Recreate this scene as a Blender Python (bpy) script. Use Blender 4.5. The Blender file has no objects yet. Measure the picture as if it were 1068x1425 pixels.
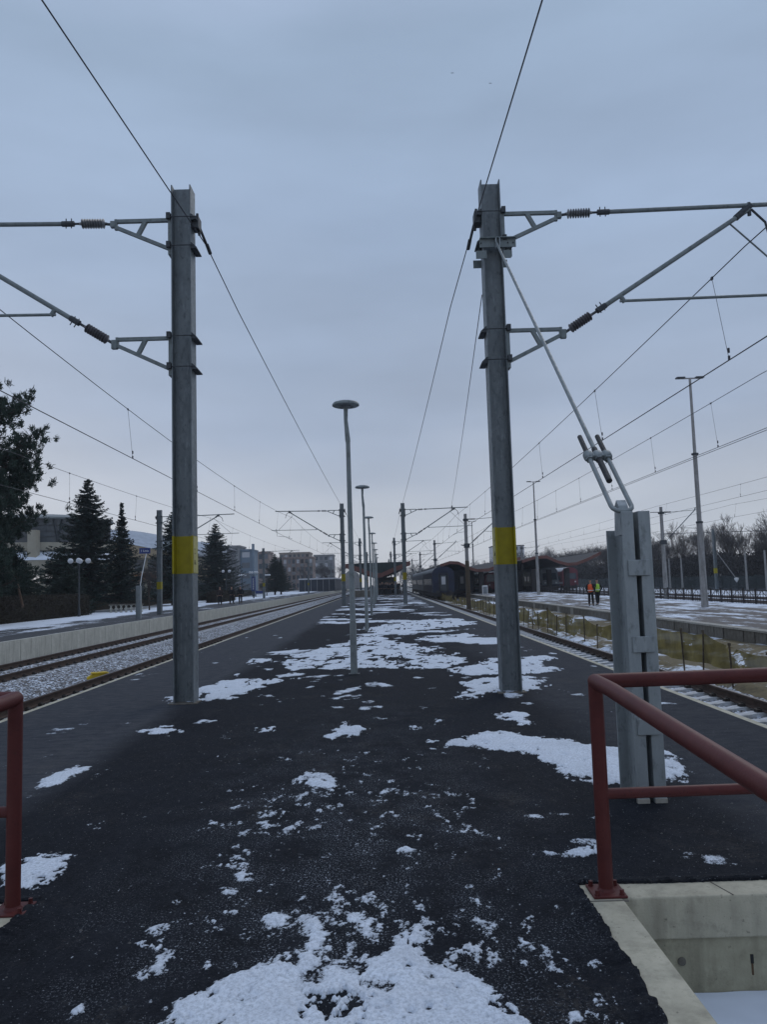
import bpy, math, random
import numpy as np
from mathutils import Vector, Matrix
R = math.radians
scene = bpy.context.scene
COL = scene.collection

# ------------------------------------------------------------------ camera
CAM_Z = 1.6
cam_data = bpy.data.cameras.new('camera')
cam = bpy.data.objects.new('camera', cam_data); COL.objects.link(cam)
cam_data.sensor_fit = 'VERTICAL'; cam_data.sensor_height = 36.0
cam_data.lens = 36.0 * 1080.0 / 1425.0
cam_data.clip_start = 0.05; cam_data.clip_end = 6000
_p, _r, _y = R(5.24), R(1.7), R(0.2)
_r0 = Vector((math.cos(_y), -math.sin(_y), 0)); _g = Vector((math.sin(_y), math.cos(_y), 0))
_f = _g * math.cos(_p) + Vector((0, 0, math.sin(_p)))
_u0 = -_g * math.sin(_p) + Vector((0, 0, math.cos(_p)))
_rt = math.cos(_r) * _r0 - math.sin(_r) * _u0
_up = math.cos(_r) * _u0 + math.sin(_r) * _r0
cam.matrix_world = Matrix(((_rt.x, _up.x, -_f.x, 0), (_rt.y, _up.y, -_f.y, 0), (_rt.z, _up.z, -_f.z, CAM_Z), (0, 0, 0, 1)))
scene.camera = cam

# ------------------------------------------------------------------ sky, sun, exposure
world = bpy.data.worlds.new('World'); scene.world = world; world.use_nodes = True
wn, wl = world.node_tree.nodes, world.node_tree.links
wn.clear()
w_out = wn.new('ShaderNodeOutputWorld')
tc = wn.new('ShaderNodeTexCoord'); sep = wn.new('ShaderNodeSeparateXYZ')
wl.new(tc.outputs['Generated'], sep.inputs[0])
nz = wn.new('ShaderNodeTexNoise'); nz.inputs['Scale'].default_value = 1.6; nz.inputs['Detail'].default_value = 6; nz.inputs['Roughness'].default_value = 0.5
mp = wn.new('ShaderNodeMapping'); mp.inputs['Scale'].default_value = (1.0, 1.0, 3.2)
wl.new(tc.outputs['Generated'], mp.inputs[0]); wl.new(mp.outputs[0], nz.inputs['Vector'])
# elevation, wobbled a little by the cloud noise, drives the colour of the overcast
ma = wn.new('ShaderNodeMath'); ma.operation = 'MULTIPLY_ADD'; ma.inputs[1].default_value = 0.26; ma.inputs[2].default_value = -0.13
wl.new(nz.outputs[0], ma.inputs[0])
mb_ = wn.new('ShaderNodeMath'); mb_.operation = 'ADD'
wl.new(sep.outputs[2], mb_.inputs[0]); wl.new(ma.outputs[0], mb_.inputs[1])
ramp = wn.new('ShaderNodeValToRGB'); wl.new(mb_.outputs[0], ramp.inputs[0])
cr = ramp.color_ramp
cr.elements[0].position = 0.0; cr.elements[0].color = (0.55, 0.565, 0.61, 1)
cr.elements[1].position = 1.0; cr.elements[1].color = (0.58, 0.69, 0.92, 1)
for pos, c in ((0.07, (0.56, 0.60, 0.66)), (0.14, (0.48, 0.53, 0.62)), (0.24, (0.365, 0.44, 0.575)), (0.42, (0.33, 0.425, 0.585)), (0.60, (0.335, 0.44, 0.60)), (0.74, (0.40, 0.49, 0.67))):
    e = cr.elements.new(pos); e.color = (*c, 1)
# soft cloud banks
nz2 = wn.new('ShaderNodeTexNoise'); nz2.inputs['Scale'].default_value = 2.3; nz2.inputs['Detail'].default_value = 5
mp2 = wn.new('ShaderNodeMapping'); mp2.inputs['Scale'].default_value = (0.9, 0.9, 3.6); mp2.inputs['Location'].default_value = (3.1, 1.2, 0.4)
wl.new(tc.outputs['Generated'], mp2.inputs[0]); wl.new(mp2.outputs[0], nz2.inputs['Vector'])
mr = wn.new('ShaderNodeMapRange'); mr.inputs[1].default_value = 0.3; mr.inputs[2].default_value = 0.7; mr.inputs[3].default_value = 0.88; mr.inputs[4].default_value = 1.10
wl.new(nz2.outputs[0], mr.inputs[0])
mul = wn.new('ShaderNodeVectorMath'); mul.operation = 'SCALE'
wl.new(ramp.outputs[0], mul.inputs[0]); wl.new(mr.outputs[0], mul.inputs['Scale'])
sky = wn.new('ShaderNodeTexSky'); sky.sky_type = 'NISHITA'; sky.sun_disc = False
sky.sun_elevation = R(14); sky.sun_rotation = R(-30)
bg_sky = wn.new('ShaderNodeBackground'); bg_sky.inputs[1].default_value = 0.05; wl.new(sky.outputs[0], bg_sky.inputs[0])
bg_cl = wn.new('ShaderNodeBackground'); bg_cl.inputs[1].default_value = 1.0; wl.new(mul.outputs[0], bg_cl.inputs[0])
mixw = wn.new('ShaderNodeMixShader'); mixw.inputs[0].default_value = 0.97
wl.new(bg_sky.outputs[0], mixw.inputs[1]); wl.new(bg_cl.outputs[0], mixw.inputs[2]); wl.new(mixw.outputs[0], w_out.inputs[0])

sun_d = bpy.data.lights.new('sun', 'SUN'); sun_d.energy = 0.5; sun_d.angle = R(25); sun_d.color = (1.0, 0.95, 0.88)
sun = bpy.data.objects.new('sun', sun_d); COL.objects.link(sun)
sun.rotation_euler = (R(50), 0, R(-30 + 180))
scene.view_settings.view_transform = 'Standard'; scene.view_settings.look = 'None'
scene.view_settings.exposure = 0.1; scene.view_settings.gamma = 1.0

# ------------------------------------------------------------------ materials
MATS = {}
def mat(name, col, rough=0.7, var=0.0, scale=8.0, bump=0.0, bscale=40.0, metal=0.0, col2=None, spec=0.3, detail=4.0, ramp=None, stretch=(1, 1, 1)):
    if name in MATS: return MATS[name]
    m = bpy.data.materials.new(name); m.use_nodes = True; MATS[name] = m
    n, l = m.node_tree.nodes, m.node_tree.links
    b = n['Principled BSDF']
    b.inputs['Roughness'].default_value = rough; b.inputs['Metallic'].default_value = metal
    b.inputs['Specular IOR Level'].default_value = spec
    co = n.new('ShaderNodeTexCoord'); mpn = n.new('ShaderNodeMapping'); mpn.inputs['Scale'].default_value = stretch
    l.new(co.outputs['Object'], mpn.inputs[0])
    if col2 is None: col2 = tuple(max(0, c * (1 - var)) for c in col)
    t = n.new('ShaderNodeTexNoise'); t.inputs['Scale'].default_value = scale; t.inputs['Detail'].default_value = detail; t.inputs['Roughness'].default_value = 0.6
    l.new(mpn.outputs[0], t.inputs['Vector'])
    mx = n.new('ShaderNodeMix'); mx.data_type = 'RGBA'
    mx.inputs[6].default_value = (*col, 1); mx.inputs[7].default_value = (*col2, 1)
    rg = n.new('ShaderNodeMapRange'); lo, hi = ramp or (0.35, 0.65)
    rg.inputs[1].default_value = lo; rg.inputs[2].default_value = hi
    l.new(t.outputs[0], rg.inputs[0]); l.new(rg.outputs[0], mx.inputs[0]); l.new(mx.outputs[2], b.inputs['Base Color'])
    if bump:
        t2 = n.new('ShaderNodeTexNoise'); t2.inputs['Scale'].default_value = bscale; t2.inputs['Detail'].default_value = 5
        l.new(co.outputs['Object'], t2.inputs['Vector'])
        bp = n.new('ShaderNodeBump'); bp.inputs['Strength'].default_value = min(1, bump); bp.inputs['Distance'].default_value = 0.02
        l.new(t2.outputs[0], bp.inputs['Height']); l.new(bp.outputs[0], b.inputs['Normal'])
    return m

def N(m): return m.node_tree.nodes, m.node_tree.links
def node_noise(m, scale, detail=5, stretch=(1, 1, 1), rough=0.6, loc=(0, 0, 0)):
    n, l = N(m); co = n.new('ShaderNodeTexCoord'); mpn = n.new('ShaderNodeMapping')
    mpn.inputs['Scale'].default_value = stretch; mpn.inputs['Location'].default_value = loc
    t = n.new('ShaderNodeTexNoise'); t.inputs['Scale'].default_value = scale; t.inputs['Detail'].default_value = detail; t.inputs['Roughness'].default_value = rough
    l.new(co.outputs['Object'], mpn.inputs[0]); l.new(mpn.outputs[0], t.inputs['Vector']); return t.outputs[0]
def node_map(m, src, a, b, c=0.0, d=1.0):
    n, l = N(m); r = n.new('ShaderNodeMapRange')
    for i, v in zip((1, 2, 3, 4), (a, b, c, d)): r.inputs[i].default_value = v
    l.new(src, r.inputs[0]); return r.outputs[0]
def node_mix(m, fac, c1, c2):
    n, l = N(m); x = n.new('ShaderNodeMix'); x.data_type = 'RGBA'
    for i, c in ((6, c1), (7, c2)):
        if isinstance(c, tuple): x.inputs[i].default_value = (*c, 1)
        else: l.new(c, x.inputs[i])
    if isinstance(fac, (int, float)): x.inputs[0].default_value = fac
    else: l.new(fac, x.inputs[0])
    return x.outputs[2]
def node_math(m, op, a, b):
    n, l = N(m); x = n.new('ShaderNodeMath'); x.operation = op
    for i, v in ((0, a), (1, b)):
        if isinstance(v, (int, float)): x.inputs[i].default_value = v
        else: l.new(v, x.inputs[i])
    return x.outputs[0]
def node_pos(m):
    n, l = N(m); co = n.new('ShaderNodeTexCoord'); s = n.new('ShaderNodeSeparateXYZ'); l.new(co.outputs['Object'], s.inputs[0]); return s.outputs
def new_mat(name, rough=0.8, spec=0.3):
    m = bpy.data.materials.new(name); m.use_nodes = True; MATS[name] = m
    b = m.node_tree.nodes['Principled BSDF']; b.inputs['Roughness'].default_value = rough; b.inputs['Specular IOR Level'].default_value = spec
    return m
def set_in(m, name, src):
    m.node_tree.links.new(src, m.node_tree.nodes['Principled BSDF'].inputs[name])
def set_bump(m, src, strength=0.5, dist=0.01):
    n, l = N(m); bp = n.new('ShaderNodeBump'); bp.inputs['Strength'].default_value = strength; bp.inputs['Distance'].default_value = dist
    l.new(src, bp.inputs['Height']); set_in(m, 'Normal', bp.outputs[0])

SNOW = (0.68, 0.73, 0.80)
# asphalt: fine aggregate speckle, damp darker blotches, older dusty margins by the platform edges
M_ASPH = m = new_mat('asphalt', 0.9, 0.08)
fine = node_noise(m, 150, 3, rough=0.7); mid = node_noise(m, 3.2, 7, (1, 0.7, 1), 0.68); big = node_noise(m, 0.6, 4, (1, 0.5, 1)); grit = node_noise(m, 48, 4, rough=0.75, loc=(3, 8, 1)); px = node_pos(m)
base = node_mix(m, node_map(m, mid, 0.32, 0.68), (0.0050, 0.0058, 0.0086), (0.0175, 0.0195, 0.025))
base = node_mix(m, node_map(m, node_noise(m, 11, 6, (1.3, 0.7, 1), 0.75, (2, 4, 6)), 0.46, 0.66, 0, 0.55), base, (0.026, 0.029, 0.035))
base = node_mix(m, node_map(m, node_noise(m, 1.1, 5, (1, 0.6, 1), 0.65, (6, 4, 2)), 0.56, 0.70, 0, 0.65), base, (0.006, 0.007, 0.010))
base = node_mix(m, node_map(m, grit, 0.46, 0.70, 0, 0.5), base, (0.034, 0.037, 0.044))
edgeL = node_map(m, node_math(m, 'ADD', px[0], node_math(m, 'MULTIPLY', big, 0.5)), -2.35, -2.75)
edgeR = node_map(m, node_math(m, 'ADD', px[0], node_math(m, 'MULTIPLY', big, 1.6)), 2.7, 3.3)
old = node_mix(m, node_map(m, node_noise(m, 9, 6, (0.5, 1, 1), 0.7), 0.35, 0.7), (0.045, 0.050, 0.062), (0.098, 0.100, 0.106))
base = node_mix(m, node_math(m, 'MULTIPLY', edgeL, 0.75), base, old)
base = node_mix(m, node_math(m, 'MULTIPLY', edgeR, 0.5), base, old)
dust = node_math(m, 'MULTIPLY', node_map(m, node_noise(m, 1.3, 6, (1, 0.8, 1), 0.7, (5, 5, 0)), 0.56, 0.7), node_map(m, node_noise(m, 30, 4, rough=0.8), 0.45, 0.6))
base = node_mix(m, node_math(m, 'MULTIPLY', dust, 0.5), base, (0.095, 0.086, 0.076))
base = node_mix(m, node_map(m, fine, 0.60, 0.72, 0, 0.8), base, (0.075, 0.08, 0.088))
base = node_mix(m, node_map(m, node_noise(m, 70, 2, (1, 1, 1), 0.5, (4, 2, 0)), 0.69, 0.73, 0, 0.8), base, (0.30, 0.32, 0.35))
walk = node_math(m, 'MULTIPLY', node_map(m, node_math(m, 'ABSOLUTE', node_math(m, 'ADD', px[0], 0.25), 0), 1.6, 0.3), node_map(m, px[1], 12.0, 5.0))
base = node_mix(m, node_math(m, 'MULTIPLY', node_math(m, 'MULTIPLY', walk, node_map(m, node_noise(m, 2.4, 4, (1, 1, 1), 0.7, (8, 2, 5)), 0.42, 0.62)), node_map(m, node_noise(m, 95, 3, (1, 0.8, 1), 0.75, (1, 6, 0)), 0.57, 0.63)), base, (0.42, 0.45, 0.50))
base = node_mix(m, node_map(m, node_noise(m, 22, 3, (1.4, 1, 1), 0.7, (14, 2, 0)), 0.72, 0.76, 0, 0.5), base, (0.22, 0.23, 0.25))
set_in(m, 'Base Color', base)
set_in(m, 'Roughness', node_map(m, mid, 0.3, 0.7, 0.8, 1.0))
set_bump(m, node_math(m, 'ADD', fine, node_math(m, 'MULTIPLY', grit, 1.2)), 0.9, 0.008)
# snow lying on the platform
M_SNOW = m = new_mat('snow', 0.85, 0.2)
a = node_noise(m, 5, 6); b2 = node_noise(m, 60, 3)
c = node_mix(m, node_map(m, a, 0.40, 0.75, 0, 0.45), SNOW, (0.52, 0.55, 0.60))
c = node_mix(m, node_map(m, node_noise(m, 45, 4, (1, 0.6, 1), 0.7, (1, 7, 0)), 0.66, 0.74, 0, 0.8), c, (0.16, 0.15, 0.14))
c = node_mix(m, node_map(m, node_noise(m, 2.2, 5, (1, 1, 1), 0.6, (9, 3, 0)), 0.5, 0.7, 0, 0.35), c, (0.42, 0.44, 0.47))
thin = node_math(m, 'ADD', node_map(m, node_pos(m)[2], 0.0, 0.0075), node_math(m, 'MULTIPLY', node_math(m, 'SUBTRACT', node_noise(m, 55, 4, (1, 0.8, 1), 0.8, (2, 9, 0)), 0.5), 3.2))
set_in(m, 'Alpha', node_map(m, thin, 0.16, 0.44))
c = node_mix(m, node_map(m, thin, 0.35, 1.25), (0.36, 0.39, 0.43), c)
set_in(m, 'Base Color', c); set_bump(m, node_math(m, 'ADD', node_math(m, 'MULTIPLY', a, 3.0), b2), 0.5, 0.012)
# ballast: stone cells, part grey and part snow covered
def ballast_mat(name, snow_lo, snow_hi):
    m = new_mat(name, 0.9, 0.2); n, l = N(m)
    v = n.new('ShaderNodeTexVoronoi'); v.inputs['Scale'].default_value = 17; co = n.new('ShaderNodeTexCoord'); l.new(co.outputs['Object'], v.inputs['Vector'])
    s = n.new('ShaderNodeSeparateColor'); l.new(v.outputs['Color'], s.inputs[0])
    stone = node_mix(m, s.outputs[0], (0.09, 0.088, 0.088), (0.30, 0.285, 0.275))
    stone = node_mix(m, node_map(m, node_noise(m, 2.5, 4), 0.5, 0.7, 0, 0.5), stone, (0.14, 0.10, 0.075))
    snowf = node_map(m, node_math(m, 'ADD', s.outputs[1], node_noise(m, 1.1, 5)), snow_lo, snow_hi)
    c = node_mix(m, snowf, stone, SNOW)
    c = node_mix(m, node_map(m, v.outputs['Distance'], 0.42, 0.7, 0, 0.85), c, (0.03, 0.03, 0.032))
    set_in(m, 'Base Color', c); set_bump(m, node_math(m, 'SUBTRACT', 1.0, v.outputs['Distance']), 0.9, 0.04)
    return m
M_BALL = ballast_mat('ballast_gravel', 1.04, 1.16)
M_BALLS = ballast_mat('snowy_ballast', 0.90, 1.05)
# old right platform: brown grey paving slabs with blown snow in streaks
def snowy_ground(name, c1, c2, lo, hi, stretch=(1, 0.35, 1), scale=1.0, xr=None):
    m = new_mat(name, 0.85, 0.25)
    g = node_mix(m, node_map(m, node_noise(m, 6, 6), 0.3, 0.7), c1, c2)
    s = node_math(m, 'ADD', node_math(m, 'MULTIPLY', node_noise(m, 0.55 * scale, 7, stretch, 0.65), 0.7), node_math(m, 'MULTIPLY', node_noise(m, 6 * scale, 5, (0.6, 1, 1), 0.7, (3, 3, 0)), 0.3))
    if xr: s = node_math(m, 'ADD', s, node_map(m, node_pos(m)[0], *xr))
    set_in(m, 'Base Color', node_mix(m, node_map(m, s, lo, hi), g, SNOW)); set_bump(m, s, 0.4, 0.05)
    return m
M_RPLAT = snowy_ground('old_paving', (0.085, 0.075, 0.068), (0.15, 0.13, 0.115), 0.505, 0.575, (1.2, 0.4, 1), 1.3, (12, 22, -0.015, 0.05))
M_LPLAT = snowy_ground('left_paving', (0.035, 0.037, 0.042), (0.06, 0.062, 0.066), 0.50, 0.56, (1.0, 0.3, 1), 1.0, (-18.3, -16.0, 0.16, -0.045))
M_GROUND = snowy_ground('winter_ground', (0.06, 0.05, 0.035), (0.10, 0.085, 0.06), 0.44, 0.52, (1, 1, 1), 0.12)
M_TRENCH = snowy_ground('trench_ground', (0.075, 0.06, 0.035), (0.17, 0.135, 0.07), 0.50, 0.56, (1, 0.5, 1), 1.0)
# concretes and metals
def weathered(name, c1, c2, rough=0.8, streak=True, scale=3.0, crack=True):
    m = new_mat(name, rough, 0.25)
    g = node_mix(m, node_map(m, node_noise(m, scale, 8, rough=0.72), 0.32, 0.66), c1, c2)
    g = node_mix(m, node_map(m, node_noise(m, 13, 6, rough=0.75, loc=(7, 7, 7)), 0.52, 0.72, 0, 0.55), g, tuple(x * 0.6 for x in c1))
    if streak: g = node_mix(m, node_map(m, node_noise(m, 7, 5, (1, 1, 0.12)), 0.46, 0.72, 0, 0.65), g, tuple(x * 0.5 for x in c1))
    g = node_mix(m, node_map(m, node_noise(m, 38, 3, (1, 1, 1), 0.6, (5, 1, 2)), 0.66, 0.74, 0, 0.7), g, tuple(x * 0.35 for x in c1))
    set_in(m, 'Base Color', g); set_bump(m, node_noise(m, 90, 5), 0.5, 0.006)
    return m
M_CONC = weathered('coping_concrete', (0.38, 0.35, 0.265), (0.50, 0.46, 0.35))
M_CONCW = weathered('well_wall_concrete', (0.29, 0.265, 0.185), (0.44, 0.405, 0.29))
M_WALL = weathered('platform_wall_concrete', (0.42, 0.41, 0.355), (0.54, 0.53, 0.47))
M_BLOCK = weathered('old_block_concrete', (0.10, 0.09, 0.075), (0.20, 0.18, 0.15), scale=5)
M_BLOCK2 = weathered('pale_block_concrete', (0.30, 0.28, 0.24), (0.36, 0.34, 0.30), scale=5)
M_POLEC = weathered('pole_concrete', (0.24, 0.23, 0.22), (0.34, 0.33, 0.32), scale=4)
M_RUSTST = mat('rust_stain', (0.12, 0.07, 0.04), 0.9, 0.3, 20); M_CONCD = mat('concrete_stain', (0.22, 0.205, 0.16), 0.9, 0.2, 20)
def galv(name, c1, c2, sc=5.0):
    m = new_mat(name, 0.55, 0.5); m.node_tree.nodes['Principled BSDF'].inputs['Metallic'].default_value = 0.35
    g = node_mix(m, node_map(m, node_noise(m, sc, 7, (1, 1, 0.3)), 0.3, 0.7), c1, c2)
    g = node_mix(m, node_map(m, node_noise(m, 26, 4, (1, 1, 0.15), 0.7, (2, 2, 2)), 0.56, 0.72, 0, 0.55 if sc < 6 else 0.18), g, tuple(x * 1.5 for x in c2))
    g = node_mix(m, node_map(m, node_noise(m, 14, 5, (1, 1, 0.5), 0.7, (8, 2, 2)), 0.54, 0.68, 0, 0.6), g, tuple(x * 0.42 for x in c1))
    set_in(m, 'Base Color', g); set_in(m, 'Roughness', node_map(m, node_noise(m, 18, 4), 0.3, 0.7, 0.42, 0.68))
    return m
M_GALV = galv('galvanised_steel', (0.105, 0.122, 0.132), (0.19, 0.212, 0.222))
M_GALVL = galv('bright_galvanised_steel', (0.23, 0.255, 0.265), (0.32, 0.35, 0.36), 6.5)
M_GALVP = galv('lamp_post_steel', (0.17, 0.192, 0.195), (0.235, 0.26, 0.262), 8)
M_ARM = galv('cantilever_tube', (0.14, 0.165, 0.17), (0.19, 0.215, 0.215), 8)
M_DKMET = mat('dark_fitting', (0.07, 0.077, 0.085), 0.6, 0.4, 20, metal=0.3)
M_THREAD = mat('threaded_rod', (0.085, 0.086, 0.09), 0.6, 0.4, 60, bump=0.8, bscale=200, metal=0.4)
M_INS = mat('insulator_grey', (0.20, 0.205, 0.215), 0.4, 0.3, 15)
M_INSB = mat('insulator_brown', (0.13, 0.125, 0.135), 0.4, 0.3, 15)
M_WIRE = mat('wire_dark', (0.05, 0.05, 0.06), 0.6, 0.2, 5)
M_YEL = mat('yellow_band_paint', (0.33, 0.27, 0.006), 0.5, 0.25, 6, ramp=(0.4, 0.75))
M_YELP = mat('faded_yellow_paint', (0.50, 0.45, 0.17), 0.5, 0.3, 9)
M_BLACK = mat('black_marks', (0.02, 0.02, 0.02), 0.6)
M_RED = new_mat('red_rail_paint', 0.5, 0.22); m = M_RED
c = node_mix(m, node_map(m, node_noise(m, 7, 6), 0.3, 0.7), (0.074, 0.017, 0.016), (0.105, 0.026, 0.023))
c = node_mix(m, node_map(m, node_noise(m, 55, 4), 0.60, 0.72, 0, 0.7), c, (0.04, 0.013, 0.012))
c = node_mix(m, node_map(m, node_noise(m, 16, 6, rough=0.8, loc=(3, 3, 3)), 0.66, 0.70, 0, 0.8), c, (0.055, 0.03, 0.022))
c = node_mix(m, node_map(m, node_noise(m, 90, 3, rough=0.8, loc=(5, 1, 3)), 0.70, 0.76, 0, 0.5), c, (0.22, 0.16, 0.14))
set_in(m, 'Base Color', c); set_bump(m, node_noise(m, 120, 4), 0.25, 0.003)
M_RAILS = mat('rusty_rail_side', (0.075, 0.048, 0.036), 0.8, 0.4, 6)
M_RAILT = mat('worn_rail_head', (0.12, 0.11, 0.11), 0.45, 0.3, 6, metal=0.5)
M_SLEEP = weathered('sleeper_concrete', (0.30, 0.29, 0.27), (0.62, 0.64, 0.67), streak=False, scale=7)
M_CLIP = mat('rail_clip_steel', (0.03, 0.024, 0.02), 0.7)
M_NETPOST = mat('rusty_post', (0.09, 0.068, 0.045), 0.8, 0.4, 12)
M_BARK = mat('bark', (0.06, 0.045, 0.035), 0.9, 0.4, 10)
M_TWIG = mat('bare_twig', (0.12, 0.105, 0.10), 0.9, 0.4, 3)
M_UNDER = mat('dark_undergrowth', (0.052, 0.046, 0.044), 0.9, 0.4, 2)
M_SPRUCE = mat('spruce_needles', (0.012, 0.024, 0.020), 0.8, 0.5, 2.5, ramp=(0.3, 0.7), col2=(0.026, 0.044, 0.036))
M_PINE = mat('pine_needles', (0.014, 0.027, 0.020), 0.8, 0.5, 2.0, ramp=(0.3, 0.7), col2=(0.036, 0.058, 0.042))
M_HEDGE = mat('winter_hedge', (0.026, 0.02, 0.015), 0.9, 0.5, 3, col2=(0.045, 0.038, 0.025))
M_CREAM = mat('cream_render', (0.38, 0.345, 0.27), 0.8, 0.2, 0.8)
M_BROWNW = mat('tan_fascia', (0.34, 0.27, 0.18), 0.8, 0.2, 0.8)
M_GLASSD = mat('dark_glazing', (0.055, 0.07, 0.085), 0.25, 0.4, 0.6, spec=0.6)
M_ROOFW = mat('frosty_metal_roof', (0.36, 0.40, 0.46), 0.6, 0.25, 1.0)
M_SNOWR = mat('roof_snow', SNOW, 0.9, 0.1, 2)
M_REDF = mat('red_fascia', (0.17, 0.07, 0.055), 0.6, 0.3, 1.2)
M_DKG = mat('dark_green_panel', (0.028, 0.042, 0.042), 0.6, 0.4, 1)
M_SOFFIT = mat('dark_soffit', (0.05, 0.045, 0.045), 0.8, 0.3, 1)
M_SKIN = mat('skin', (0.38, 0.22, 0.16), 0.6)
M_COATD = mat('dark_winter_cloth', (0.014, 0.014, 0.018), 0.9, 0.3, 9)
M_ORANGE = mat('orange_vest', (0.8, 0.12, 0.03), 0.6, 0.15, 8)
M_LIME = mat('lime_vest', (0.38, 0.62, 0.07), 0.6, 0.15, 8)
M_REFL = mat('reflective_tape', (0.6, 0.6, 0.6), 0.4)
M_BLUETR = mat('navy_coach_paint', (0.011, 0.017, 0.045), 0.45, 0.4, 1.0)
M_GREYTR = mat('grey_train_paint', (0.22, 0.24, 0.26), 0.45, 0.3, 1.0)
M_COACHG = mat('dull_coach_grey', (0.15, 0.16, 0.175), 0.6, 0.3, 1.0)
M_REDTR = mat('red_train_paint', (0.17, 0.035, 0.045), 0.45, 0.3, 1.0)
M_WHITETR = mat('white_train_paint', (0.5, 0.5, 0.52), 0.5, 0.2, 1.0)
M_BLUEP = mat('blue_sign_paint', (0.025, 0.045, 0.17), 0.5, 0.1, 3)
M_WHITE = mat('white_paint', (0.75, 0.75, 0.75), 0.5, 0.1, 5)
M_GLOBE = mat('opal_globe', (0.62, 0.63, 0.66), 0.3, 0.1, 3)
M_GREENF = mat('green_mesh_fence', (0.028, 0.04, 0.042), 0.7, 0.3, 2)
M_DKFENCE = mat('dark_railing', (0.028, 0.022, 0.022), 0.7, 0.3, 5)
M_BOXY = mat('yellow_plastic', (0.62, 0.42, 0.02), 0.5, 0.3, 5)
# yellow net with a woven grid of openings
M_NET = m = new_mat('yellow_safety_net', 0.8, 0.2); n, l = N(m)
c = node_mix(m, node_map(m, node_noise(m, 2.2, 6), 0.35, 0.65), (0.12, 0.094, 0.026), (0.25, 0.195, 0.055))
set_in(m, 'Base Color', c)
co = n.new('ShaderNodeTexCoord'); br = n.new('ShaderNodeTexBrick'); mpn = n.new('ShaderNodeMapping')
mpn.inputs['Rotation'].default_value = (R(90), 0, R(90)); l.new(co.outputs['Object'], mpn.inputs[0]); l.new(mpn.outputs[0], br.inputs[0])
br.offset = 0; br.inputs['Scale'].default_value = 14; br.inputs['Mortar Size'].default_value = 0.03; br.inputs['Color1'].default_value = (0, 0, 0, 1); br.inputs['Color2'].default_value = (0, 0, 0, 1); br.inputs['Mortar'].default_value = (1, 1, 1, 1)
holes = node_map(m, node_noise(m, 0.9, 6, (1, 0.6, 1.4), 0.7), 0.575, 0.61, 0.93, 0.05)
alpha = node_math(m, 'MAXIMUM', holes, node_math(m, 'MULTIPLY', br.outputs[0], 0.9))
set_in(m, 'Alpha', alpha)
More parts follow.
